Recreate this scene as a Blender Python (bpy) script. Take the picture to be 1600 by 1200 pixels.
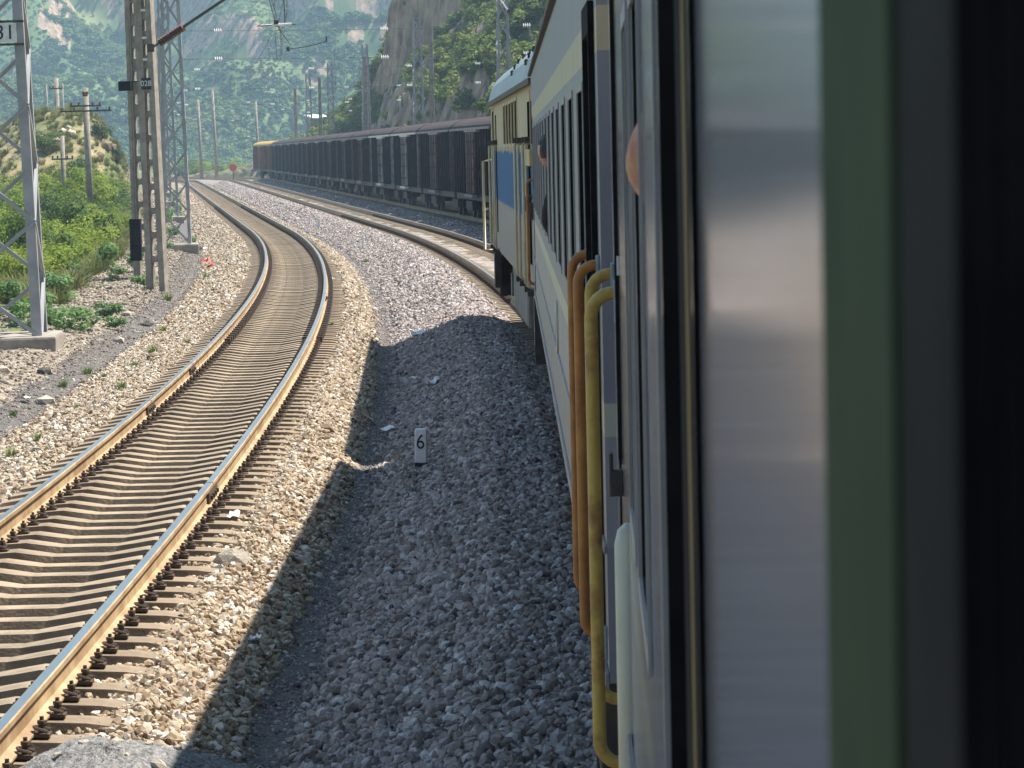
import bpy, bmesh, math, random
import numpy as np
from mathutils import Matrix, Vector, Euler

for _o in list(bpy.data.objects):
    bpy.data.objects.remove(_o, do_unlink=True)
SC = bpy.context.scene
COL = SC.collection
R = math.radians
random.seed(7)
RNG = np.random.default_rng(11)

# ------------------------------------------------------------------ camera
FPX = 4800.0
cam_d = bpy.data.cameras.new('camera')
cam = bpy.data.objects.new('camera', cam_d); COL.objects.link(cam)
cam_d.sensor_width = 36.0
cam_d.lens = FPX / 1600.0 * 36.0
cam_d.clip_start = 0.05
cam_d.clip_end = 12000.0
CAMZ = 2.95
_yv = Vector((-13.0 / FPX, 370.0 / FPX, -1.0)).normalized()
_a = R(1.3)
_zc = Vector((-math.sin(_a), math.cos(_a), 0.0))
_zc = (_zc - _yv * _zc.dot(_yv)).normalized()
_xc = _yv.cross(_zc)
_m = Matrix((_xc, _yv, _zc)).to_4x4()
cam.matrix_world = Matrix.Translation((0, 0, CAMZ)) @ _m
cam_d.dof.use_dof = True
cam_d.dof.focus_distance = 40.0
cam_d.dof.aperture_fstop = 30.0
SC.camera = cam

# ------------------------------------------------------------------ light
SUN_EL, SUN_AZ = 60.0, 27.0            # azimuth from +X towards +Y
_to_sun = Vector((math.cos(R(SUN_EL)) * math.cos(R(SUN_AZ)),
                  math.cos(R(SUN_EL)) * math.sin(R(SUN_AZ)), math.sin(R(SUN_EL))))
world = bpy.data.worlds.new('World'); SC.world = world; world.use_nodes = True
_nt = world.node_tree
_sky = _nt.nodes.new('ShaderNodeTexSky'); _sky.sky_type = 'NISHITA'; _sky.sun_disc = False
_sky.sun_elevation = R(SUN_EL)
_sky.sun_rotation = R(90.0 - SUN_AZ)
_sky.air_density = 0.55; _sky.dust_density = 0.15; _sky.ozone_density = 3.0; _sky.altitude = 2200.0
_bg = _nt.nodes['Background']; _bg.inputs['Strength'].default_value = 0.05
_nt.links.new(_sky.outputs['Color'], _bg.inputs['Color'])
sun_d = bpy.data.lights.new('sun', 'SUN'); sun_d.energy = 5.0; sun_d.angle = R(0.53)
sun_d.color = (1.0, 0.94, 0.84)
sun = bpy.data.objects.new('sun', sun_d); COL.objects.link(sun)
sun.rotation_euler = _to_sun.to_track_quat('Z', 'Y').to_euler()
sun.location = (0, 0, 100)

vs = SC.view_settings
vs.view_transform = 'Standard'; vs.look = 'None'; vs.gamma = 1.0; vs.use_curve_mapping = False
vs.exposure = 1.5
SC.cycles.use_denoising = True
SC.cycles.max_bounces = 6; SC.cycles.diffuse_bounces = 3; SC.cycles.glossy_bounces = 3
SC.cycles.transmission_bounces = 3; SC.cycles.volume_bounces = 1; SC.cycles.transparent_max_bounces = 6

# ------------------------------------------------------------------ materials
def mat(name, c1, c2=None, rough=0.8, scale=5.0, metal=0.0, bump=0.0, bscale=None, rand=0.0, detail=6.0,
        spec=0.5, coat=0.0, c3=None, stretch=None, lo=0.35, hi=0.65):
    m = bpy.data.materials.new(name); m.use_nodes = True
    nt = m.node_tree; N = nt.nodes; L = nt.links
    b = N['Principled BSDF']
    b.inputs['Roughness'].default_value = rough; b.inputs['Metallic'].default_value = metal
    b.inputs['Specular IOR Level'].default_value = spec
    if coat: b.inputs['Coat Weight'].default_value = coat; b.inputs['Coat Roughness'].default_value = 0.06
    tc = N.new('ShaderNodeTexCoord')
    src = tc.outputs['Object']
    if stretch:
        mp = N.new('ShaderNodeMapping'); mp.inputs['Scale'].default_value = stretch
        L.new(src, mp.inputs['Vector']); src = mp.outputs['Vector']
    if c2 is not None:
        nz = N.new('ShaderNodeTexNoise'); nz.inputs['Scale'].default_value = scale; nz.inputs['Detail'].default_value = detail
        nz.inputs['Roughness'].default_value = 0.62
        L.new(src, nz.inputs['Vector'])
        rp = N.new('ShaderNodeValToRGB'); L.new(nz.outputs['Fac'], rp.inputs['Fac'])
        rp.color_ramp.elements[0].position = lo; rp.color_ramp.elements[0].color = (*c1, 1)
        rp.color_ramp.elements[1].position = hi; rp.color_ramp.elements[1].color = (*c2, 1)
        if c3 is not None:
            e = rp.color_ramp.elements.new(0.5 * (lo + hi)); e.color = (*c3, 1)
        out = rp.outputs['Color']
    else:
        rgb = N.new('ShaderNodeRGB'); rgb.outputs[0].default_value = (*c1, 1); out = rgb.outputs[0]
    if rand:
        oi = N.new('ShaderNodeObjectInfo')
        mr = N.new('ShaderNodeMapRange'); mr.inputs['To Min'].default_value = 1 - rand; mr.inputs['To Max'].default_value = 1 + rand
        L.new(oi.outputs['Random'], mr.inputs['Value'])
        hs = N.new('ShaderNodeHueSaturation'); L.new(out, hs.inputs['Color']); L.new(mr.outputs['Result'], hs.inputs['Value'])
        out = hs.outputs['Color']
    L.new(out, b.inputs['Base Color'])
    if bump:
        nb = N.new('ShaderNodeTexNoise'); nb.inputs['Scale'].default_value = bscale or scale * 3; nb.inputs['Detail'].default_value = 5
        L.new(src, nb.inputs['Vector'])
        bp = N.new('ShaderNodeBump'); bp.inputs['Strength'].default_value = bump; bp.inputs['Distance'].default_value = 0.02
        L.new(nb.outputs['Fac'], bp.inputs['Height']); L.new(bp.outputs['Normal'], b.inputs['Normal'])
    return m

def stone_mat(name, cols, rough=0.85):
    """every stone takes its own colour from a list"""
    m = bpy.data.materials.new(name); m.use_nodes = True
    nt = m.node_tree; N = nt.nodes; L = nt.links; b = N['Principled BSDF']
    b.inputs['Roughness'].default_value = rough; b.inputs['Specular IOR Level'].default_value = 0.3
    oi = N.new('ShaderNodeObjectInfo')
    rp = N.new('ShaderNodeValToRGB'); rp.color_ramp.interpolation = 'LINEAR'
    L.new(oi.outputs['Random'], rp.inputs['Fac'])
    els = rp.color_ramp.elements
    while len(els) < len(cols): els.new(0.5)
    for i, c in enumerate(cols):
        els[i].position = i / (len(cols) - 1); els[i].color = (*c, 1)
    tc = N.new('ShaderNodeTexCoord'); nz = N.new('ShaderNodeTexNoise'); nz.inputs['Scale'].default_value = 2.2; nz.inputs['Detail'].default_value = 4
    L.new(tc.outputs['Object'], nz.inputs['Vector'])
    mr = N.new('ShaderNodeMapRange'); mr.inputs['To Min'].default_value = 0.7; mr.inputs['To Max'].default_value = 1.3
    L.new(nz.outputs['Fac'], mr.inputs['Value'])
    hs = N.new('ShaderNodeHueSaturation'); L.new(rp.outputs['Color'], hs.inputs['Color']); L.new(mr.outputs['Result'], hs.inputs['Value'])
    L.new(hs.outputs['Color'], b.inputs['Base Color'])
    return m

def leaf_mat(name, cols, trans=0.4):
    m = bpy.data.materials.new(name); m.use_nodes = True
    nt = m.node_tree; N = nt.nodes; L = nt.links
    for n in list(N):
        if n.type == 'BSDF_PRINCIPLED': N.remove(n)
    out = [n for n in N if n.type == 'OUTPUT_MATERIAL'][0]
    oi = N.new('ShaderNodeObjectInfo'); geo = N.new('ShaderNodeNewGeometry')
    ad = N.new('ShaderNodeMath'); ad.operation = 'MULTIPLY_ADD'; ad.inputs[1].default_value = 0.35
    L.new(geo.outputs['Random Per Island'], ad.inputs[0])
    mu = N.new('ShaderNodeMath'); mu.operation = 'MULTIPLY'; mu.inputs[1].default_value = 0.65
    L.new(oi.outputs['Random'], mu.inputs[0]); L.new(mu.outputs[0], ad.inputs[2])
    rp = N.new('ShaderNodeValToRGB'); els = rp.color_ramp.elements
    while len(els) < len(cols): els.new(0.5)
    for i, c in enumerate(cols):
        els[i].position = i / (len(cols) - 1); els[i].color = (*c, 1)
    L.new(ad.outputs[0], rp.inputs['Fac'])
    d = N.new('ShaderNodeBsdfPrincipled'); d.inputs['Roughness'].default_value = 0.6; d.inputs['Specular IOR Level'].default_value = 0.3
    t = N.new('ShaderNodeBsdfTranslucent')
    L.new(rp.outputs['Color'], d.inputs['Base Color']); L.new(rp.outputs['Color'], t.inputs['Color'])
    mx = N.new('ShaderNodeMixShader'); mx.inputs[0].default_value = trans
    L.new(d.outputs[0], mx.inputs[1]); L.new(t.outputs[0], mx.inputs[2]); L.new(mx.outputs[0], out.inputs['Surface'])
    return m

def zone_mat(name, zones, rough=0.6, axis='Z', jag=0.0, jscale=3.0, grime=0.25, gscale=2.0, stretch=(1, 1, 1), spec=0.5, bump=0.0):
    """painted bands stacked along one axis: zones = [(start, colour), ...]"""
    m = bpy.data.materials.new(name); m.use_nodes = True
    nt = m.node_tree; N = nt.nodes; L = nt.links; b = N['Principled BSDF']
    b.inputs['Roughness'].default_value = rough; b.inputs['Specular IOR Level'].default_value = spec
    tc = N.new('ShaderNodeTexCoord'); sx = N.new('ShaderNodeSeparateXYZ'); L.new(tc.outputs['Object'], sx.inputs[0])
    val = sx.outputs[axis]
    mp = N.new('ShaderNodeMapping'); mp.inputs['Scale'].default_value = stretch; L.new(tc.outputs['Object'], mp.inputs['Vector'])
    if jag:
        nz = N.new('ShaderNodeTexNoise'); nz.inputs['Scale'].default_value = jscale; nz.inputs['Detail'].default_value = 4
        L.new(mp.outputs['Vector'], nz.inputs['Vector'])
        ma = N.new('ShaderNodeMath'); ma.operation = 'MULTIPLY_ADD'; ma.inputs[1].default_value = jag; L.new(nz.outputs['Fac'], ma.inputs[0])
        L.new(val, ma.inputs[2]); val = ma.outputs[0]
    z0, z1 = zones[0][0] - 0.5, zones[-1][0] + 1.0
    mr = N.new('ShaderNodeMapRange'); mr.inputs['From Min'].default_value = z0; mr.inputs['From Max'].default_value = z1
    L.new(val, mr.inputs['Value'])
    rp = N.new('ShaderNodeValToRGB'); rp.color_ramp.interpolation = 'CONSTANT'; L.new(mr.outputs['Result'], rp.inputs['Fac'])
    els = rp.color_ramp.elements
    while len(els) < len(zones): els.new(0.5)
    for i, (z, c) in enumerate(zones):
        els[i].position = 0 if i == 0 else (z - z0) / (z1 - z0); els[i].color = (*c, 1)
    g = N.new('ShaderNodeTexNoise'); g.inputs['Scale'].default_value = gscale; g.inputs['Detail'].default_value = 7; g.inputs['Roughness'].default_value = 0.65
    L.new(mp.outputs['Vector'], g.inputs['Vector'])
    gr = N.new('ShaderNodeMapRange'); gr.inputs['From Min'].default_value = 0.3; gr.inputs['From Max'].default_value = 0.7
    gr.inputs['To Min'].default_value = 1 - grime; gr.inputs['To Max'].default_value = 1.08
    L.new(g.outputs['Fac'], gr.inputs['Value'])
    hs = N.new('ShaderNodeHueSaturation'); L.new(rp.outputs['Color'], hs.inputs['Color']); L.new(gr.outputs['Result'], hs.inputs['Value'])
    L.new(hs.outputs['Color'], b.inputs['Base Color'])
    if bump:
        bp = N.new('ShaderNodeBump'); bp.inputs['Strength'].default_value = bump; bp.inputs['Distance'].default_value = 0.01
        L.new(g.outputs['Fac'], bp.inputs['Height']); L.new(bp.outputs['Normal'], b.inputs['Normal'])
    return m

M = {}
M['concrete'] = mat('concrete', (0.22, 0.19, 0.155), (0.36, 0.32, 0.27), 0.9, 4, bump=0.3, bscale=30)
M['sleeper'] = mat('sleeper_concrete', (0.165, 0.122, 0.082), (0.33, 0.255, 0.175), 0.9, 3.0, bump=0.25, bscale=40, rand=0.12)
M['fastener'] = mat('fastener_iron', (0.035, 0.024, 0.018), (0.10, 0.065, 0.04), 0.75, 30)
M['rail_rust'] = mat('rail_rust', (0.26, 0.165, 0.085), (0.46, 0.33, 0.19), 0.65, 2.5, bump=0.15, bscale=40)
M['rail_top'] = mat('rail_running_top', (0.52, 0.51, 0.50), (0.62, 0.60, 0.57), 0.28, 1.5, metal=1.0)
M['steel_grey'] = mat('galvanised_grey', (0.25, 0.26, 0.27), (0.40, 0.40, 0.41), 0.55, 2.0, metal=0.0)
M['steel_dark'] = mat('dark_steel', (0.028, 0.026, 0.026), (0.07, 0.06, 0.055), 0.6, 8)
M['black'] = mat('black_rubber', (0.010, 0.010, 0.012), (0.022, 0.022, 0.023), 0.9, 10, spec=0.12)
M['insul_white'] = mat('white_porcelain', (0.72, 0.73, 0.74), None, 0.15)
M['insul_brown'] = mat('brown_porcelain', (0.10, 0.045, 0.025), (0.16, 0.08, 0.045), 0.2, 8)
M['wire'] = mat('weathered_wire', (0.07, 0.065, 0.06), (0.12, 0.11, 0.10), 0.6, 1)
M['white_paint'] = mat('white_paint', (0.62, 0.63, 0.64), (0.80, 0.80, 0.79), 0.6, 12, bump=0.1)
M['black_paint'] = mat('black_paint', (0.02, 0.02, 0.025), None, 0.7)
M['paper'] = mat('paper_litter', (0.72, 0.72, 0.72), (0.85, 0.85, 0.86), 0.7, 20)
M['red_plastic'] = mat('red_plastic', (0.62, 0.05, 0.04), (0.75, 0.10, 0.06), 0.5, 8)
M['yellow_plastic'] = mat('yellow_plastic', (0.72, 0.50, 0.05), None, 0.5)
M['green_plastic'] = mat('green_plastic', (0.04, 0.32, 0.12), None, 0.3)
M['skin'] = mat('skin', (0.42, 0.15, 0.11), (0.60, 0.33, 0.22), 0.6, 16, bump=0.5, bscale=45)
M['hair'] = mat('hair', (0.012, 0.010, 0.010), (0.03, 0.025, 0.02), 0.5, 30)
M['jacket'] = mat('jacket_cloth', (0.016, 0.016, 0.022), (0.035, 0.032, 0.04), 0.9, 20)
M['jacket_red'] = mat('shirt_dark_red', (0.10, 0.015, 0.02), (0.16, 0.03, 0.03), 0.9, 20)
M['shirt'] = mat('shirt_cloth', (0.22, 0.25, 0.30), (0.3, 0.33, 0.38), 0.9, 10)
M['glass_dark'] = mat('dark_window_glass', (0.012, 0.014, 0.018), None, 0.08)
M['interior'] = mat('coach_interior', (0.10, 0.10, 0.095), None, 0.9)
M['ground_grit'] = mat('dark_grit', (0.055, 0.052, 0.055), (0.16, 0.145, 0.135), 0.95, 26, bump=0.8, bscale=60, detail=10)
M['asphalt_grit'] = mat('grey_fine_grit', (0.07, 0.07, 0.075), (0.30, 0.29, 0.28), 0.95, 32, bump=0.9, bscale=70, detail=10)
M['soil'] = mat('gravelly_soil', (0.10, 0.085, 0.065), (0.40, 0.33, 0.25), 0.95, 7, bump=1.0, bscale=25, detail=12, c3=(0.22, 0.18, 0.135))
M['stone_tan'] = stone_mat('ballast_tan', [(0.10, 0.075, 0.055), (0.25, 0.18, 0.12), (0.36, 0.28, 0.19), (0.42, 0.34, 0.25), (0.34, 0.24, 0.15), (0.50, 0.44, 0.36), (0.62, 0.58, 0.52)])
M['stone_grey'] = stone_mat('ballast_grey', [(0.101, 0.081, 0.081), (0.216, 0.176, 0.162), (0.338, 0.284, 0.257), (0.270, 0.209, 0.176), (0.459, 0.405, 0.378), (0.378, 0.324, 0.311), (0.620, 0.581, 0.553)])
M['rock'] = mat('rock_face', (0.13, 0.095, 0.075), (0.40, 0.29, 0.21), 0.9, 0.5, bump=1.0, bscale=4, detail=12, c3=(0.27, 0.19, 0.135))

# ------------------------------------------------------------------ mesh helpers
class MB:
    def __init__(s): s.v = []; s.f = []; s.m = []
    def add(s, vs, fs, mi=0):
        o = len(s.v); s.v += [tuple(p) for p in vs]
        s.f += [tuple(i + o for i in f) for f in fs]; s.m += [mi] * len(fs)
    def box(s, x0, x1, y0, y1, z0, z1, mi=0):
        s.add([(x0, y0, z0), (x1, y0, z0), (x1, y1, z0), (x0, y1, z0), (x0, y0, z1), (x1, y0, z1), (x1, y1, z1), (x0, y1, z1)],
              [(3, 2, 1, 0), (4, 5, 6, 7), (0, 1, 5, 4), (1, 2, 6, 5), (2, 3, 7, 6), (3, 0, 4, 7)], mi)
    def tube(s, pts, r, n=8, mi=0, cap=True):
        pts = [Vector(p) for p in pts]; k = len(pts)
        rs = r if isinstance(r, (list, tuple)) else [r] * k
        o = len(s.v); up = None
        for i, p in enumerate(pts):
            d = (pts[min(i + 1, k - 1)] - pts[max(i - 1, 0)]).normalized()
            if up is None:
                up = Vector((0, 0, 1)) if abs(d.z) < 0.9 else Vector((1, 0, 0))
            a = d.cross(up).normalized(); b = a.cross(d).normalized(); up = b
            for j in range(n):
                t = 2 * math.pi * j / n
                s.v.append(tuple(p + (a * math.cos(t) + b * math.sin(t)) * rs[i]))
        for i in range(k - 1):
            for j in range(n):
                s.f.append((o + i * n + j, o + i * n + (j + 1) % n, o + (i + 1) * n + (j + 1) % n, o + (i + 1) * n + j)); s.m.append(mi)
        if cap:
            s.f.append(tuple(o + j for j in range(n))); s.m.append(mi)
            s.f.append(tuple(o + (k - 1) * n + j for j in reversed(range(n)))); s.m.append(mi)
    def lathe(s, prof, n=12, mi=0, axis_m=None):
        o = len(s.v)
        for (r, z) in prof:
            for j in range(n):
                t = 2 * math.pi * j / n; p = Vector((r * math.cos(t), r * math.sin(t), z))
                s.v.append(tuple(axis_m @ p if axis_m else p))
        for i in range(len(prof) - 1):
            for j in range(n):
                s.f.append((o + i * n + j, o + i * n + (j + 1) % n, o + (i + 1) * n + (j + 1) % n, o + (i + 1) * n + j)); s.m.append(mi)
        s.f.append(tuple(o + j for j in reversed(range(n)))); s.m.append(mi)
        s.f.append(tuple(o + (len(prof) - 1) * n + j for j in range(n))); s.m.append(mi)
    def sweep(s, prof, path, mi=0, mis=None, closed=True):
        """prof: list of (lateral, z); path: list of (x, y, z, nx, ny) with n the lateral direction"""
        o = len(s.v); k = len(prof)
        for (x, y, z, nx, ny) in path:
            for (a, b) in prof: s.v.append((x + nx * a, y + ny * a, z + b))
        kk = k if closed else k - 1
        for i in range(len(path) - 1):
            for j in range(kk):
                j2 = (j + 1) % k
                s.f.append((o + i * k + j, o + i * k + j2, o + (i + 1) * k + j2, o + (i + 1) * k + j))
                s.m.append(mis[j] if mis else mi)
        if closed:
            s.f.append(tuple(o + j for j in reversed(range(k)))); s.m.append(mi)
            s.f.append(tuple(o + (len(path) - 1) * k + j for j in range(k))); s.m.append(mi)
    def mesh(s, name, mats, smooth=False):
        me = bpy.data.meshes.new(name); me.from_pydata(s.v, [], s.f)
        for m in (mats if isinstance(mats, (list, tuple)) else [mats]): me.materials.append(m)
        me.polygons.foreach_set('material_index', s.m)
        if smooth: me.polygons.foreach_set('use_smooth', [True] * len(s.f))
        bm = bmesh.new(); bm.from_mesh(me); bmesh.ops.recalc_face_normals(bm, faces=bm.faces); bm.to_mesh(me); bm.free()
        me.update(); return me

def link(name, data, parent=None, loc=(0, 0, 0), rz=0.0):
    o = bpy.data.objects.new(name, data); COL.objects.link(o)
    o.location = loc; o.rotation_euler = (0, 0, rz)
    if parent is not None: o.parent = parent
    return o
def part(name, mb, mats, parent=None, smooth=False, bevel=0.0, **kw):
    o = link(name, mb.mesh(name, mats, smooth), parent, **kw)
    if bevel:
        b = o.modifiers.new('bevel', 'BEVEL'); b.width = bevel; b.segments = 2; b.limit_method = 'ANGLE'
    return o
def tag(o, label, cat, group=None):
    o['label'] = label; o['category'] = cat
    if group: o['group'] = group
    return o
def thing(name, label, cat, loc=(0, 0, 0), rz=0.0, group=None):
    return tag(link(name, None, None, loc, rz), label, cat, group)
def kind(o, k, label=None):
    o['kind'] = k
    if label: o['label'] = label
    return o
def copy_tree(o, parent=None):
    c = o.copy(); COL.objects.link(c); c.parent = parent
    for ch in list(o.children): copy_tree(ch, c)
    return c
def boxm(name, m, sx=1, sy=1, sz=1):
    b = MB(); b.box(-sx / 2, sx / 2, -sy / 2, sy / 2, -sz / 2, sz / 2); return b.mesh(name, m)
def beam(name, me, a, b, w, h, parent):
    """a unit cube mesh stretched from a to b"""
    a = Vector(a); b = Vector(b); d = b - a
    o = bpy.data.objects.new(name, me); COL.objects.link(o)
    q = d.to_track_quat('Z', 'Y')
    o.parent = parent
    o.matrix_basis = Matrix.Translation((a + b) / 2) @ q.to_matrix().to_4x4() @ Matrix.Diagonal((w, h, d.length, 1))
    return o

# ------------------------------------------------------------------ noise
def _hash(ix, iy, seed):
    h = (ix.astype(np.int64) * 374761393 + iy.astype(np.int64) * 668265263 + seed * 982451653) & 0x7fffffff
    h = ((h ^ (h >> 13)) * 1274126177) & 0x7fffffff
    return ((h ^ (h >> 16)) & 0xffff) / 65535.0
def vnoise(x, y, seed=0):
    x = np.asarray(x, float); y = np.asarray(y, float)
    ix = np.floor(x); iy = np.floor(y); fx = x - ix; fy = y - iy
    ix = ix.astype(np.int64); iy = iy.astype(np.int64)
    u = fx * fx * (3 - 2 * fx); v = fy * fy * (3 - 2 * fy)
    return ((_hash(ix, iy, seed) * (1 - u) + _hash(ix + 1, iy, seed) * u) * (1 - v)
            + (_hash(ix, iy + 1, seed) * (1 - u) + _hash(ix + 1, iy + 1, seed) * u) * v) * 2 - 1
def fbm(x, y, oct=4, seed=0, gain=0.5):
    s = 0; a = 1.0; f = 1.0
    for i in range(oct):
        s = s + a * vnoise(x * f, y * f, seed + i * 17); a *= gain; f *= 2.03
    return s
def sstep(a, b, x):
    t = np.clip((np.asarray(x, float) - a) / (b - a), 0, 1); return t * t * (3 - 2 * t)

# ------------------------------------------------------------------ the line of the tracks
def X0(y):
    """centre of the passenger train's track at distance y"""
    y = np.asarray(y, float)
    arc = 1.9 - (np.clip(y, -60, 120) - 20.0) ** 2 / 1740.0
    arc = arc + np.where(y > 120, -(y - 120) * 0.115, 0.0) + np.where(y < -60, (y + 60) * 0.092, 0.0)
    return arc - np.where(y > 340, (y - 340) ** 2 / 420.0, 0.0)
def slope(y): return float((X0(y + 0.5) - X0(y - 0.5)))
T_OWN, T_LEFT, T_FRT = 0.0, -5.34, 4.6

# ground section across the tracks (t measured sideways from the own track, z from rail top)
_PT = [-400, -60, -30, -18, -13.5, -11, -9.6, -8.7, -8.35, -7.9, -7.1, -6.65, -6.5, -4.62, -4.48, -4.05, -3.95, -3.45, -3.2, -2.05, -1.45, -1.25, 1.25, 1.6, 2.4, 3.2, 6.0, 6.6, 7.6, 9.0, 12, 400]
_PZ = [-3.2, -2.6, -1.9, -1.25, -0.62, -0.42, -0.40, -0.55, -0.64, -0.60, -0.34, -0.25, -0.35, -0.35, -0.27, -0.235, -0.30, -0.56, -0.56, -0.13, -0.13, -0.235, -0.235, -0.16, -0.42, -0.24, -0.24, -0.24, -0.6, -0.6, -0.5, -0.5]
def ground_z(t, y):
    t = np.asarray(t, float); y = np.asarray(y, float)
    z = np.interp(t, _PT, _PZ)
    x = X0(y) + t
    k = ((x + 30.0) / 7.6) ** 2 + ((y - 205) / 15.0) ** 2
    z = z + sstep(-9.4, -13.5, t) * (6.6 * np.exp(-k * 0.9) + 2.0 * np.exp(-(((x + 39) / 9) ** 2 + ((y - 215) / 16) ** 2)))
    amp = np.clip((-t - 8.2) / 6.0, 0, 1)
    z = z + amp * 0.22 * fbm(x / 3.1, y / 3.1, 4, 3) + 0.012 * fbm(x * 3, y * 3, 3, 5)
    return z

def grid_obj(name, ts, ys, zf, mats, mi=None, warp=True, smooth=True):
    T, Y = np.meshgrid(ts, ys); X = (X0(Y) + T) if warp else T
    Z = zf(T, Y); n, k = T.shape
    v = np.stack([X, Y, Z], -1).reshape(-1, 3)
    i = np.arange(n * k).reshape(n, k)
    f = np.stack([i[:-1, :-1], i[:-1, 1:], i[1:, 1:], i[1:, :-1]], -1).reshape(-1, 4)
    me = bpy.data.meshes.new(name)
    me.vertices.add(len(v)); me.vertices.foreach_set('co', v.ravel())
    me.loops.add(len(f) * 4); me.loops.foreach_set('vertex_index', f.ravel())
    me.polygons.add(len(f)); me.polygons.foreach_set('loop_start', np.arange(len(f)) * 4); me.polygons.foreach_set('loop_total', np.full(len(f), 4))
    for m in (mats if isinstance(mats, list) else [mats]): me.materials.append(m)
    if mi is not None: me.polygons.foreach_set('material_index', mi(T, Y).astype(int).ravel())
    me.polygons.foreach_set('use_smooth', np.full(len(f), smooth))
    me.update(); me.validate()
    return link(name, me)

# ------------------------------------------------------------------ instancing of what cannot be counted
def scatter(name, pts, rot, scl, protos, idx=None):
    me = bpy.data.meshes.new(name); n = len(pts)
    me.vertices.add(n); me.vertices.foreach_set('co', np.asarray(pts, np.float32).ravel())
    a = me.attributes.new('rot', 'FLOAT_VECTOR', 'POINT'); a.data.foreach_set('vector', np.asarray(rot, np.float32).ravel())
    a = me.attributes.new('scl', 'FLOAT_VECTOR', 'POINT'); a.data.foreach_set('vector', np.asarray(scl, np.float32).ravel())
    if idx is None: idx = RNG.integers(0, len(protos), n)
    a = me.attributes.new('pick', 'INT', 'POINT'); a.data.foreach_set('value', np.asarray(idx, np.int32))
    o = link(name, me)
    ng = bpy.data.node_groups.new(name + '_nodes', 'GeometryNodeTree')
    ng.interface.new_socket('Geometry', in_out='INPUT', socket_type='NodeSocketGeometry')
    ng.interface.new_socket('Geometry', in_out='OUTPUT', socket_type='NodeSocketGeometry')
    N = ng.nodes; L = ng.links
    gi = N.new('NodeGroupInput'); go = N.new('NodeGroupOutput'); iop = N.new('GeometryNodeInstanceOnPoints')
    jn = N.new('GeometryNodeJoinGeometry')
    for p in reversed(protos):
        oi = N.new('GeometryNodeObjectInfo'); oi.inputs['Object'].default_value = p; oi.inputs['As Instance'].default_value = True
        L.new(oi.outputs['Geometry'], jn.inputs['Geometry'])
    def attr(nm, dt):
        q = N.new('GeometryNodeInputNamedAttribute'); q.data_type = dt; q.inputs['Name'].default_value = nm; return q.outputs['Attribute']
    e2r = N.new('FunctionNodeEulerToRotation'); L.new(attr('rot', 'FLOAT_VECTOR'), e2r.inputs[0])
    L.new(gi.outputs[0], iop.inputs['Points']); L.new(jn.outputs[0], iop.inputs['Instance'])
    iop.inputs['Pick Instance'].default_value = True
    L.new(attr('pick', 'INT'), iop.inputs['Instance Index']); L.new(e2r.outputs[0], iop.inputs['Rotation'])
    L.new(attr('scl', 'FLOAT_VECTOR'), iop.inputs['Scale'])
    L.new(iop.outputs[0], go.inputs[0])
    md = o.modifiers.new('scatter', 'NODES'); md.node_group = ng
    return kind(o, 'stuff')
def proto(name, me): return bpy.data.objects.new(name, me)

def stone_mesh(seed, m):
    rs = np.random.default_rng(seed)
    bm = bmesh.new(); bmesh.ops.create_icosphere(bm, subdivisions=1, radius=1.0)
    ax = rs.normal(size=(7, 3)); ax /= np.linalg.norm(ax, axis=1)[:, None]; cut = rs.uniform(0.55, 0.85, 7)
    st = np.array([rs.uniform(0.8, 1.25), rs.uniform(0.7, 1.0), rs.uniform(0.55, 0.85)])
    for v in bm.verts:
        p = np.array(v.co) * rs.uniform(0.9, 1.1)
        for a_, c in zip(ax, cut):
            d = p @ a_
            if d > c: p = p - a_ * (d - c)
        v.co = Vector(p * st)
    me = bpy.data.meshes.new('stone'); bm.to_mesh(me); bm.free(); me.materials.append(m); return me

def leaf_cloud(seed, n, rx, rz, leaf, m, lumps=9, flat=0.0, stemm=None, name='foliage'):
    """a crown of leaf-sized faces gathered in clumps"""
    rs = np.random.default_rng(seed)
    c = rs.normal(size=(lumps, 3)); c /= np.linalg.norm(c, axis=1)[:, None]; c *= rs.uniform(0.3, 0.82, (lumps, 1))
    rad = rs.uniform(0.25, 0.48, lumps); w = rad ** 2; w /= w.sum()
    k = rs.choice(lumps, n, p=w)
    d = rs.normal(size=(n, 3)); d /= np.linalg.norm(d, axis=1)[:, None]
    p = c[k] + d * (rad[k] * rs.uniform(0.45, 1.08, n) ** 0.6)[:, None]
    p[:, 2] = np.maximum(p[:, 2], -0.95)
    P = p * np.array([rx, rx, rz]); P[:, 2] += rz * 0.95
    nrm = d + rs.normal(size=(n, 3)) * 0.6; nrm[:, 2] += 1.0; nrm /= np.linalg.norm(nrm, axis=1)[:, None]
    a = np.cross(nrm, rs.normal(size=(n, 3))); a /= np.linalg.norm(a, axis=1)[:, None]; b = np.cross(nrm, a)
    s = leaf * rs.uniform(0.6, 1.4, n)[:, None]
    V = np.stack([P - a * s, P - b * s * 0.5, P + a * s, P + b * s * 0.5], 1).reshape(-1, 3)
    F = np.arange(n * 4).reshape(n, 4)
    me = bpy.data.meshes.new(name); me.from_pydata(V.tolist(), [], F.tolist()); me.materials.append(m); return me

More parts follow.
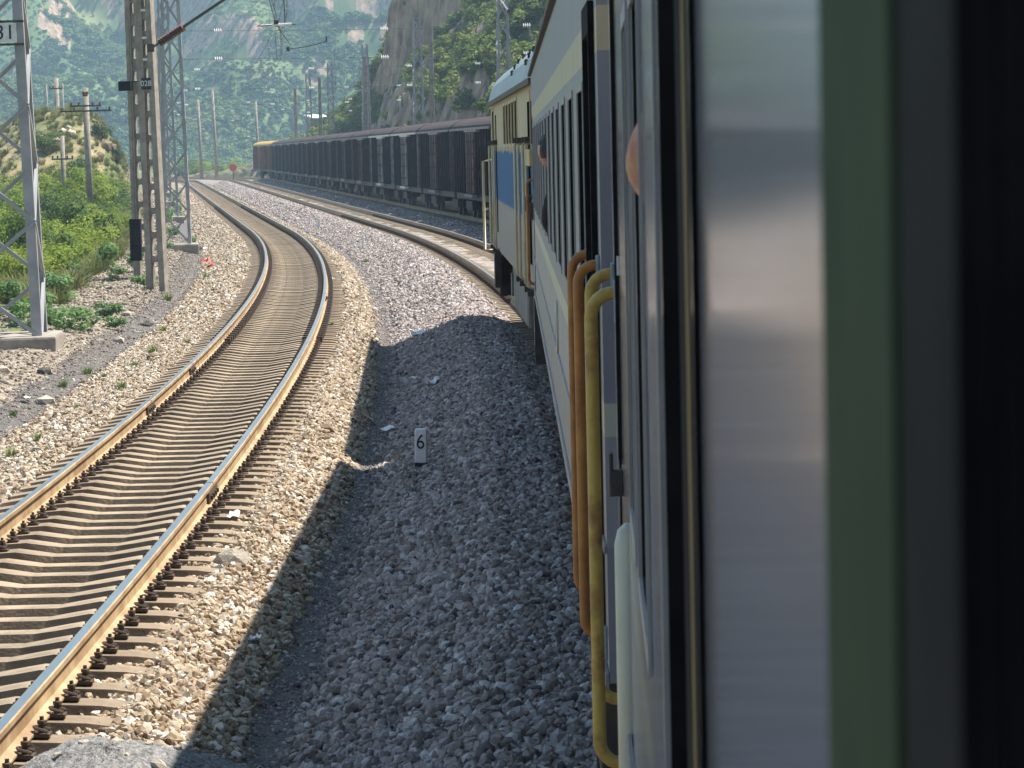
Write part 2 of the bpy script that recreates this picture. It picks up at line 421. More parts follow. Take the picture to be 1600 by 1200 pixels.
# ================================================================== THE SETTING
M['bed_tan'] = mat('ballast_bed_tan', (0.10, 0.075, 0.05), (0.46, 0.37, 0.27), 0.95, 9, bump=1.0, bscale=18, detail=12, c3=(0.27, 0.205, 0.14))
M['bed_grey'] = mat('ballast_bed_grey', (0.09, 0.078, 0.072), (0.46, 0.41, 0.38), 0.95, 9, bump=1.0, bscale=18, detail=12, c3=(0.26, 0.225, 0.205))
M['bed_crib'] = mat('shaded_crib_bed', (0.03, 0.022, 0.016), (0.14, 0.105, 0.072), 0.95, 9, bump=1.0, bscale=18, detail=12, c3=(0.065, 0.05, 0.035))  # shade between the sleepers painted into a darker bed colour
M['grassland'] = mat('rough_grass', (0.07, 0.09, 0.03), (0.24, 0.20, 0.10), 0.95, 0.8, bump=0.8, bscale=4, detail=10, c3=(0.11, 0.14, 0.04))
M['dry_grass'] = mat('dry_grass', (0.10, 0.12, 0.04), (0.34, 0.26, 0.15), 0.95, 0.45, bump=0.8, bscale=5, detail=10, c3=(0.22, 0.19, 0.09))
ts = np.concatenate([np.linspace(-90, -32, 16), np.linspace(-31, -12, 48), np.arange(-11.8, -8.0, 0.16), np.arange(-7.95, 9.2, 0.085)])
ys = np.concatenate([np.arange(-40, 10, 2.5), np.arange(10, 60, 0.35), np.arange(60, 140, 0.8), np.arange(140, 300, 1.6), np.arange(300, 566, 4)])
def ground_mi(T, Y):
    t = (T[:-1, :-1] + T[1:, 1:]) / 2; y = (Y[:-1, :-1] + Y[1:, 1:]) / 2; x = X0(y) + t
    r = fbm(x / 0.5, y / 1.1, 3, 9) * 0.16
    m = np.zeros_like(t)                                         # 0 gravelly soil
    m = np.where((t + r > -8.85) & (t + r < -8.1), 1, m)         # 1 dark grit in the side drain
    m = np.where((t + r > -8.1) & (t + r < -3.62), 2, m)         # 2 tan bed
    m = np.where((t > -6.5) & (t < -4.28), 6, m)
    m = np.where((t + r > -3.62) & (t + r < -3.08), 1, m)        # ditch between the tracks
    m = np.where((t + r >= -3.08), 3, m)                         # 3 grey bed
    m = np.where(t + r * 6 < -11.2, 4, m)                        # 4 grassland
    m = np.where((x < -17) & (y > 175) & (y < 240) & (t < -13), 5, m)
    m = np.where((y > 300) & (t < -9), 4, m)
    return m
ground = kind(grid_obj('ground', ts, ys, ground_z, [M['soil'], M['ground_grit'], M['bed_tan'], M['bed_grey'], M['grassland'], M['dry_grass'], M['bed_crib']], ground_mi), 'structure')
_b = MB(); _b.add([(-3000, -600, -3.4), (3000, -600, -3.4), (3000, 4200, -3.4), (-3000, 4200, -3.4)], [(0, 1, 2, 3)])
kind(part('valley_floor', _b, M['grassland']), 'structure')

# ---- the cut hillside beside the freight line
def hill_z(t, y):
    x = X0(y) + t
    foot = 10.3 + 1.3 * fbm(y / 17.0, y * 0 + 3.3, 3, 21) + 0.7 * vnoise(y / 3.1, y * 0 + 9, 26) + 0.35 * vnoise(y / 1.1, y * 0 + 9, 27)
    q = t - foot
    fall = 1 - sstep(335, 440, y) * 0.985
    butt = sstep(262, 300, y) * (1 - sstep(352, 400, y))
    hc = (7.4 + 2.0 * vnoise(y / 31.0, y * 0 + 7, 31) + 1.4 * vnoise(y / 9.0, y * 0 + 1, 33)) - butt * 2.0
    wid = 2.5
    z = np.where(q < 0, 0, np.where(q < wid, hc * (np.clip(q, 0, wid) / wid) ** 0.85, hc + np.minimum(q - wid, 7.0) * (0.66 + 0.40 * sstep(205, 250, y)) + np.maximum(q - wid - 7.0, 0) * 0.6))
    # the rock buttress farther along, with a second wall above the green shelf
    z = z + butt * (15.0 + 4 * vnoise(y / 14.0, t / 9.0, 41)) * sstep(7.6 + 1.5 * vnoise(y / 6.0, y * 0 + 3, 45), 11.0, q)
    rough = fbm(y / 2.6, z / 3.2, 4, 51) * 0.55 * sstep(0.0, 0.6, q) + fbm(x / 9, y / 9, 3, 57) * 1.0 * sstep(2, 6, q)
    crag = (fbm(t / 0.9, y / 1.3, 4, 63, 0.6) * 0.75 + fbm(t / 2.6, y / 3.4, 3, 67) * 1.1) * (sstep(0.05, 0.9, q) * (1 - 0.7 * sstep(2.6, 3.6, q)) + butt * sstep(6.5, 8.5, q))
    rough = rough + crag
    z = z * fall + rough * (0.3 + 0.7 * fall)
    z = np.where(q > 40, np.minimum(z, 42 * fall + 3 * fbm(x / 30, y / 30, 3, 61)), z)
    return -0.55 + z
ht = np.concatenate([np.arange(8.6, 19.5, 0.17), np.arange(19.7, 40, 0.9), np.linspace(41, 220, 40)])
hy = np.concatenate([np.arange(-60, 120, 4.0), np.arange(120, 380, 0.55), np.arange(380, 566, 2.0)])
HT, HY = np.meshgrid(ht, hy); HZ = hill_z(HT, HY)
gx = np.gradient(HZ, axis=1) / np.gradient(HT, axis=1); gy = np.gradient(HZ, axis=0) / np.gradient(HY, axis=0)
HS = np.sqrt(gx ** 2 + gy ** 2)
def hill_mi(T, Y):
    s = HS[:-1, :-1]; return np.where(s > 1.6, 0, np.where(Y[:-1, :-1] > 430, 2, 1))
M['rock_face'] = mat('tan_cliff_face', (0.13, 0.09, 0.065), (0.46, 0.33, 0.225), 0.9, 0.8, bump=1.0, bscale=3.5, detail=12, c3=(0.30, 0.205, 0.14), stretch=(1, 1, 0.5))
M['hill_soil'] = mat('hill_scrub_soil', (0.045, 0.06, 0.02), (0.16, 0.15, 0.06), 0.95, 0.4, bump=0.8, bscale=3, detail=10)
hillside = kind(grid_obj('hillside', ht, hy, lambda T, Y: HZ, [M['rock_face'], M['hill_soil'], M['grassland']], hill_mi), 'structure')

# ---- far hills
def far1(x, y): return 1.6 * far0(np.asarray(x) / 1.6 + 10, np.asarray(y) / 1.6)
def far0(x, y):
    w = 26 * fbm(x / 70, y / 90, 3, 71)
    base = (y + w - 515 + 0.05 * (x + 60))
    z = np.where(base > 0, 0.30 * base, 0.02 * base)
    rid = 1 - np.abs(fbm(x / 62 + 0.35 * y / 62, y / 85, 4, 73))
    z = z + sstep(0, 120, base) * (rid - 0.62) * 33
    z = z + sstep(0, 40, base) * 3.2 * fbm(x / 13, y / 13, 3, 79)
    # a steep step (old river cliff) low on the left
    step = sstep(-45, 0, -(np.abs(x + 92) - 45)) * sstep(585, 600, y + 10 * fbm(x / 20, y / 20, 3, 83))
    z = z + 6 * step
    cap = 62 + 22 * fbm(x / 120 + 4, y / 300, 3, 85) + sstep(-120, -40, x) * 60
    z = np.minimum(z, cap + (y - 700) * 0.02)
    return -3.0 + z
def far2(x, y):
    base = y - 1760 + 60 * fbm(x / 150, y / 150, 3, 91)
    rid = 1 - np.abs(fbm(x / 150, y / 190, 4, 93))
    return -4 + np.where(base > 0, 0.36 * base, 0) + sstep(0, 200, base) * (rid - 0.5) * 90
M['far_green'] = mat('far_scrub_ground', (0.045, 0.085, 0.028), (0.17, 0.185, 0.075), 0.95, 0.05, bump=0.6, bscale=0.5, detail=12, c3=(0.075, 0.125, 0.035))
fx = np.concatenate([np.linspace(-640, -270, 40), np.arange(-268, 30, 2.4), np.linspace(33, 480, 60)])
fy = np.concatenate([np.arange(700, 1300, 3.0), np.arange(1304, 1800, 12)])
kind(grid_obj('far_hill', fx, fy, far1, [M['far_green'], M['rock_face']],
     lambda T, Y: (np.abs(np.gradient(far1(T, Y), axis=1)[:-1, :-1] / np.gradient(T, axis=1)[:-1, :-1]) + np.abs(np.gradient(far1(T, Y), axis=0)[:-1, :-1] / np.gradient(Y, axis=0)[:-1, :-1]) > 1.75) * 1, warp=False), 'structure')
kind(grid_obj('distant_mountain', np.linspace(-1800, 1300, 160), np.linspace(1700, 3600, 120), far2, M['far_green'], warp=False), 'structure')

# ---- leaf prototypes
M['leaf_bright'] = leaf_mat('leaf_bright', [(0.10, 0.15, 0.02), (0.18, 0.25, 0.03), (0.26, 0.33, 0.05), (0.31, 0.35, 0.075)], 0.6)
M['leaf_mid'] = leaf_mat('leaf_mid', [(0.055, 0.10, 0.022), (0.10, 0.165, 0.03), (0.14, 0.21, 0.04)], 0.45)
M['leaf_dark'] = leaf_mat('leaf_dark', [(0.018, 0.042, 0.016), (0.035, 0.075, 0.022), (0.05, 0.095, 0.03)], 0.25)
M['leaf_hill'] = leaf_mat('leaf_hill', [(0.055, 0.095, 0.016), (0.12, 0.175, 0.026), (0.19, 0.24, 0.035), (0.24, 0.25, 0.06)], 0.4)
M['leaf_far'] = leaf_mat('leaf_far', [(0.035, 0.085, 0.025), (0.07, 0.145, 0.035), (0.11, 0.19, 0.04), (0.17, 0.235, 0.055)], 0.3)
M['leaf_herb'] = leaf_mat('leaf_herb', [(0.09, 0.18, 0.055), (0.14, 0.25, 0.08), (0.18, 0.29, 0.10)], 0.4)
M['grass_blade'] = leaf_mat('grass_blade', [(0.08, 0.11, 0.03), (0.15, 0.17, 0.05), (0.28, 0.24, 0.11)], 0.4)
M['bark'] = mat('bark', (0.05, 0.035, 0.025), (0.12, 0.09, 0.06), 0.9, 12)
hill_protos = [proto('hill_bush_shape', leaf_cloud(100 + i, 420, 1.0, 0.75, 0.115, M['leaf_hill'], 10)) for i in range(4)]
M['leaf_far_pale'] = leaf_mat('leaf_far_pale', [(0.10, 0.165, 0.04), (0.17, 0.235, 0.055), (0.23, 0.27, 0.08)], 0.3)
M['leaf_far_dark'] = leaf_mat('leaf_far_dark', [(0.02, 0.05, 0.022), (0.04, 0.085, 0.03), (0.06, 0.11, 0.035)], 0.2)
far_protos = [proto('far_bush_shape', leaf_cloud(200 + i, 150, 1.0, 0.7, 0.19, M[('leaf_far_dark', 'leaf_far', 'leaf_far_pale')[i // 2]], 7)) for i in range(6)]

# scrub on the cut hillside
n = 16000
px = RNG.uniform(10, 46, n) ** 1.0; py = RNG.uniform(150, 470, n)
pz = hill_z(px, py)
e = 0.4
sl = np.hypot((hill_z(px + e, py) - pz) / e, (hill_z(px, py + e) - pz) / e)
dens = fbm(px / 6, py / 6, 3, 111)
keep = (sl < 1.75) & (pz > 2.2) & (dens > -0.45) & (RNG.uniform(0, 1, n) < np.where(px < 24, 1.0, 0.6))
keep |= (sl < 5.0) & (pz > 3.0) & (dens > 0.3) & (RNG.uniform(0, 1, n) < 0.4)
P = np.stack([X0(py) + px, py, pz - 0.25], -1)[keep]; k = len(P)
s = RNG.uniform(0.45, 1.25, k) * np.where(dens[keep] > 0.2, 1.25, 0.9)
kind(scatter('hillside_scrub', P, np.stack([RNG.normal(0, 0.15, k), RNG.normal(0, 0.15, k), RNG.uniform(0, 6.28, k)], -1), np.stack([s, s, s * RNG.uniform(0.7, 1.2, k)], -1), hill_protos),
     'stuff', 'yellow-green scrub covering the hillside above the tan rock cutting')['category'] = 'scrub'

# scrub on the far hills
n = 62000
px = np.concatenate([RNG.uniform(-250, 0, n), RNG.uniform(-450, 180, 6000)]); py = np.concatenate([RNG.uniform(0, 1, n) ** 1.3 * 420 + 760, RNG.uniform(760, 1300, 6000)])
pz = far1(px, py); sl = np.hypot((far1(px + 1, py) - pz), (far1(px, py + 1) - pz)); dens = fbm(px / 26, py / 36, 3, 121)
keep = (sl < 1.5) & (dens > -1.05 + RNG.uniform(-0.4, 0.4, len(px)))
P = np.stack([px, py, pz - 0.3], -1)[keep]; k = len(P)
s = RNG.uniform(0.6, 1.9, k) * (0.5 + 0.75 * np.clip(dens[keep] + 0.4, 0, 1.2))
_tone = fbm(P[:, 0] / 40 + 3, P[:, 1] / 60, 3, 131) * 1.1 - dens[keep] * 0.5 + RNG.normal(0, 0.28, k)
pick = np.where(_tone > 0.35, 4, np.where(_tone < -0.3, 0, 2)) + RNG.integers(0, 2, k)
kind(scatter('far_hill_scrub', P, np.stack([RNG.normal(0, 0.1, k), RNG.normal(0, 0.1, k), RNG.uniform(0, 6.28, k)], -1), np.stack([s, s, s * RNG.uniform(0.6, 1.1, k)], -1), far_protos, pick),
     'stuff', 'hazy blue-green scrub covering the far valley side')['category'] = 'scrub'

# ---- ballast stones
def ballast(name, m, bands, label, seed):
    protos = [proto('ballast_stone_shape', stone_mesh(seed + i, m)) for i in range(6)]
    rs = np.random.default_rng(seed); PP = []; SS = []
    for (t0, t1, y0, y1, dn, s0, s1, up) in bands:
        n = int((t1 - t0) * (y1 - y0) * dn)
        t = rs.uniform(t0, t1, n) + rs.normal(0, 0.05, n); y = rs.uniform(y0, y1, n)
        sz = s0 + (s1 - s0) * rs.uniform(0, 1, n) ** 2.2
        PP.append(np.stack([X0(y) + t, y, ground_z(t, y) + sz * rs.uniform(-0.1, 0.45, n) * up], -1)); SS.append(sz)
    P = np.concatenate(PP); S = np.concatenate(SS); k = len(P)
    sc = S[:, None] * rs.uniform(0.8, 1.25, (k, 3))
    o = scatter(name, P, rs.uniform(0, 6.28, (k, 3)) * np.array([0.16, 0.16, 1]) , sc, protos, rs.integers(0, 6, k))
    o['label'] = label; o['category'] = 'ballast'; return o
ballast('tan_ballast', M['stone_tan'], [
    (-4.12, -3.55, 10, 48, 780, 0.019, 0.052, 1), (-4.42, -4.1, 10, 48, 420, 0.016, 0.042, 1), (-8.1, -6.55, 10, 60, 560, 0.019, 0.052, 1),
    (-4.15, -3.6, 48, 130, 300, 0.03, 0.065, 1), (-8.05, -6.6, 60, 130, 190, 0.03, 0.07, 1),
    (-4.15, -3.6, 130, 330, 90, 0.04, 0.09, 1), (-8.0, -6.6, 130, 300, 60, 0.04, 0.09, 1),
    (-6.5, -4.2, 10, 60, 40, 0.012, 0.024, 0.4)],
    'sunlit tan ballast stones heaped beside the empty curved track', 301)
ballast('grey_ballast', M['stone_grey'], [
    (-3.2, -1.15, 10, 60, 560, 0.021, 0.054, 1), (-3.65, -3.1, 10, 60, 700, 0.006, 0.018, 1), (-3.3, -3.1, 10, 60, 150, 0.02, 0.04, 1),
    (-3.15, -1.2, 60, 150, 220, 0.03, 0.068, 1), (-3.7, -3.1, 60, 130, 260, 0.01, 0.032, 1), (-3.7, -3.1, 130, 260, 90, 0.02, 0.05, 1), (-3.15, -1.2, 150, 340, 70, 0.045, 0.09, 1),
    (1.2, 3.4, 60, 170, 130, 0.035, 0.07, 1), (1.2, 3.4, 170, 340, 50, 0.045, 0.09, 1)],
    'grey ballast stones mounded under and ahead of the passenger train', 331)
M['stone_bank'] = stone_mat('bank_stone', [(0.10, 0.08, 0.065), (0.20, 0.16, 0.125), (0.29, 0.235, 0.18), (0.24, 0.185, 0.14), (0.36, 0.31, 0.26), (0.52, 0.48, 0.43)])
ballast('bank_stones', M['stone_bank'], [
    (-11.6, -8.8, 20, 70, 110, 0.012, 0.05, 1), (-11.6, -8.8, 70, 130, 70, 0.02, 0.06, 1), (-8.9, -8.0, 20, 60, 260, 0.006, 0.022, 1), (-8.9, -8.0, 20, 110, 70, 0.012, 0.04, 1), (-8.9, -8.0, 60, 130, 120, 0.01, 0.03, 1),
    (-13.5, -11.4, 25, 90, 20, 0.02, 0.06, 1), (-11.6, -8.8, 130, 260, 25, 0.05, 0.11, 1)],
    'scattered stones on the gravel bank around the mast footings', 361)

# ================================================================== TRACKS
def path(t, y0, y1, step, off=0.0):
    out = []; y = y0
    while y <= y1 + 1e-6:
        s = slope(y); L = math.hypot(1, s); nx, ny = 1 / L, -s / L
        out.append((float(X0(y)) + t * L + nx * 0 + off * nx, y + off * ny, 0.0, nx, ny)); y += step
    return out
RAILP = [(-0.075, -0.176), (-0.075, -0.164), (-0.012, -0.146), (-0.0085, -0.05), (-0.036, -0.036), (-0.036, -0.006), (-0.028, 0.0),
         (0.028, 0.0), (0.036, -0.006), (0.036, -0.036), (0.0085, -0.05), (0.012, -0.146), (0.075, -0.164), (0.075, -0.176)]
RAILM = [0, 0, 0, 0, 0, 0, 1, 0, 0, 0, 0, 0, 0, 0]
# concrete sleeper: high at the rail seats, dipped in the middle, sloping ends
def sleeper_mesh():
    b = MB(); st = [(-1.25, 0.135), (-1.05, 0.165), (-0.52, 0.19), (-0.36, 0.165), (-0.22, 0.145), (0.22, 0.145), (0.36, 0.165), (0.52, 0.19), (1.05, 0.165), (1.25, 0.135)]
    o = []
    for (x, h) in st:
        w = 0.145 if abs(x) > 0.3 else 0.125; tw = w - 0.028
        o.append([(x, -w, -0.375), (x, w, -0.375), (x, w, -0.375 + h * 0.4), (x, tw, -0.375 + h), (x, -tw, -0.375 + h), (x, -w, -0.375 + h * 0.4)])
    v = [p for ring in o for p in ring]; f = []
    for i in range(len(o) - 1):
        for j in range(6): f.append((i * 6 + j, i * 6 + (j + 1) % 6, (i + 1) * 6 + (j + 1) % 6, (i + 1) * 6 + j))
    f.append(tuple(range(6))); f.append(tuple((len(o) - 1) * 6 + j for j in range(6)))
    b.add(v, f); return b.mesh('sleeper', M['sleeper'])
SLEEPER = sleeper_mesh()
def fastener_mesh():
    b = MB()
    b.box(-0.055, 0.055, -0.06, 0.06, -0.19, -0.165)
    b.tube([(0.045, -0.05, -0.15), (-0.035, -0.045, -0.125), (-0.05, 0.0, -0.12), (-0.035, 0.045, -0.125), (0.045, 0.05, -0.15)], 0.013, 6)
    b.lathe([(0.024, -0.17), (0.024, -0.10), (0.030, -0.10), (0.030, -0.075), (0.014, -0.07), (0.014, -0.045)], 6)
    return b.mesh('fastener', M['fastener'])
FASTENER = fastener_mesh()
SP = 0.568
def track(name, label, t, y0, y1, ind0, n_ind, n_fast, fishy=()):
    root = thing(name, label, 'railway track', (0, 0, 0))
    for off in (-0.7535, 0.7535):
        b = MB(); b.sweep(RAILP, path(t, y0, y1, 1.0, off), 0, RAILM)
        rl = part('rail', b, [M['rail_rust'], M['rail_top']], root)
        for yy, o2 in fishy:
            if abs(o2 - off) < 0.01:
                s = slope(yy); q = MB()
                for sd in (-1, 1):
                    q.box(sd * 0.025 - 0.012, sd * 0.025 + 0.012, -0.42, 0.42, -0.148, -0.055)
                    for kx in (-0.3, -0.1, 0.1, 0.3): q.box(sd * 0.045 - 0.015, sd * 0.045 + 0.015, kx - 0.02, kx + 0.02, -0.118, -0.082)
                q.box(-0.0375, 0.0375, -0.014, 0.014, -0.04, 0.002)
                L = math.hypot(1, s)
                part('fishplate', q, M['fastener'], rl, loc=(float(X0(yy)) + t * L + off / L, yy - off * s / L, 0), rz=-math.atan(s))
    ys_ = np.arange(y0, y1, SP); rest = MB(); restf = MB(); cnt = 0; k0 = None
    sv = [tuple(v.co) for v in SLEEPER.vertices]; sf = [tuple(p.vertices) for p in SLEEPER.polygons]
    for y in ys_:
        s = slope(y); ang = -math.atan(s); x = float(X0(y)) + t * math.hypot(1, s)
        jig = random.uniform(-0.012, 0.012); ang += random.uniform(-0.006, 0.006)
        if y >= ind0 and cnt < n_ind:
            o = link('sleeper', SLEEPER, root, (x, y + jig, random.uniform(-0.006, 0.004)), ang)
            if cnt < n_fast:
                for off in (-0.7535, 0.7535):
                    for sd in (-1, 1):
                        link('fastener', FASTENER, o, (off + sd * 0.112, 0, -0.045), 0 if sd > 0 else math.pi).scale = (0.85, 0.8, 0.76)
            else:
                c_, s_ = math.cos(ang), math.sin(ang)
                for off in (-0.87, -0.64, 0.64, 0.87):
                    restf.box(x + off * c_ - 0.05, x + off * c_ + 0.05, y + off * s_ - 0.06, y + off * s_ + 0.06, -0.19, -0.09)
            cnt += 1
        else:
            c_, s_ = math.cos(ang), math.sin(ang)
            rest.add([(x + a * c_ - b_ * s_, y + a * s_ + b_ * c_, z) for a, b_, z in sv], sf)
    if rest.f: kind(part('far_sleepers', rest, M['sleeper'], root), 'stuff')
    if restf.f: kind(part('far_fasteners', restf, M['fastener'], root), 'stuff')
    return root
track('railway_track', 'empty sunlit railway track curving left between gravel shoulders', T_LEFT, 8, 420, 8, 300, 75,
      fishy=((43.5, -0.7535), (37.0, -0.7535), (27.5, 0.7535), (64.0, 0.7535)))
track('railway_track', 'railway track emerging ahead of the blue and cream locomotive', T_OWN, -30, 420, 62, 150, 0)
track('railway_track', 'railway track underneath the line of dark boxcars', T_FRT, 40, 420, 999, 0, 0)

# fine grit heap lapping against the near rail, bottom of the ditch
def heap(name, label, cx, cy, rx, ry, h, m, seed):
    b = MB(); n, k = 96, 40; v = [(0, 0, h)]; f = []
    for i in range(1, k + 1):
        for j in range(n):
            a = 2 * math.pi * j / n; r = i / k
            w = 1 + 0.16 * math.sin(3 * a + seed) + 0.08 * math.sin(7 * a)
            v.append((rx * r * w * math.cos(a), ry * r * w * math.sin(a), h * (1 - r ** 2.2) - 0.10 * r + random.uniform(-0.012, 0.012)))
    for j in range(n): f.append((0, 1 + j, 1 + (j + 1) % n))
    for i in range(k - 1):
        for j in range(n): f.append((1 + i * n + j, 1 + (i + 1) * n + j, 1 + (i + 1) * n + (j + 1) % n, 1 + i * n + (j + 1) % n))
    b.add(v, f); z = float(ground_z(cx - float(X0(cy)), cy))
    return tag(part(name, b, m, smooth=True, loc=(cx, cy, z)), label, 'grit heap')
heap('grit_heap', 'low heap of fine grey grit beside the empty track rail', -2.12, 15.6, 0.72, 1.35, 0.19, M['asphalt_grit'], 1.0)

# ================================================================== PASSENGER COACHES
BODY = (0.25, 0.255, 0.305); CREAM = (0.50, 0.44, 0.31); LCREAM = (0.44, 0.46, 0.40); SKIRT = (0.26, 0.265, 0.30)
M['coach_paint'] = zone_mat('coach_paint', [(0.5, SKIRT), (1.72, BODY), (2.06, LCREAM), (2.13, BODY), (3.235, CREAM), (3.36, BODY)], rough=0.11,
                            grime=0.12, gscale=3.0, stretch=(1, 1, 0.15))
M['coach_paint_far'] = zone_mat('coach_paint_far', [(0.5, SKIRT), (1.72, (0.34, 0.33, 0.36)), (2.06, (0.52, 0.52, 0.42)), (2.15, BODY), (3.235, CREAM), (3.36, BODY)], rough=0.42,
                                grime=0.22, gscale=3.0, stretch=(1, 1.0, 0.12))
M['roof_paint'] = mat('coach_roof_paint', (0.20, 0.205, 0.21), (0.30, 0.30, 0.30), 0.6, 2)
M['gutter'] = mat('gutter_dark', (0.045, 0.035, 0.035), (0.08, 0.065, 0.06), 0.6, 5)
M['door_paint'] = mat('door_brown', (0.055, 0.05, 0.045), (0.10, 0.09, 0.08), 0.5, 6)
M['frame_green'] = mat('window_frame_green', (0.025, 0.05, 0.025), (0.045, 0.07, 0.038), 0.8, 9, spec=0.12)
M['rail_orange'] = mat('handrail_orange', (0.30, 0.10, 0.02), (0.46, 0.20, 0.04), 0.5, 9, bump=0.2, bscale=60)
M['rail_yellow'] = mat('handrail_yellow', (0.26, 0.12, 0.035), (0.50, 0.33, 0.07), 0.5, 10, bump=0.2, bscale=60, lo=0.3, hi=0.5)
M['bracket'] = mat('bracket_blue_grey', (0.20, 0.25, 0.28), (0.30, 0.35, 0.37), 0.5, 20)
M['cream_trim'] = mat('cream_trim', (0.50, 0.50, 0.41), (0.62, 0.61, 0.50), 0.35, 5)
M['brass_trim'] = mat('brass_trim', (0.14, 0.09, 0.04), (0.22, 0.15, 0.07), 0.6, 9, spec=0.2)

M['frame_grey'] = mat('window_frame_grey', (0.26, 0.26, 0.275), (0.33, 0.33, 0.34), 0.5, 9)
def handrail(parent, y, z0, z1, m, out=0.068, r=0.0165):
    b = MB(); e = 0.055; pts = [(0.01, y, z1), (-out + e, y, z1)]
    for i in range(1, 6):
        a = i / 6 * math.pi / 2; pts.append((-out + e - e * math.sin(a), y, z1 - e + e * math.cos(a)))
    pts += [(-out, y, z1 - e), (-out, y, (z0 + z1) / 2), (-out, y, z0 + e)]
    for i in range(1, 6):
        a = i / 6 * math.pi / 2; pts.append((-out + e - e * math.cos(a), y, z0 + e - e * math.sin(a)))
    pts += [(-out + e, y, z0), (0.01, y, z0)]
    b.tube(pts, r, 12); o = part('handrail', b, m, parent, smooth=True)
    for z in (z0, z1):
        q = MB(); q.box(-0.012, 0.0, y - 0.028, y + 0.028, z - 0.075, z + 0.03); part('bracket', q, M['bracket'], o, bevel=0.004)
    return o

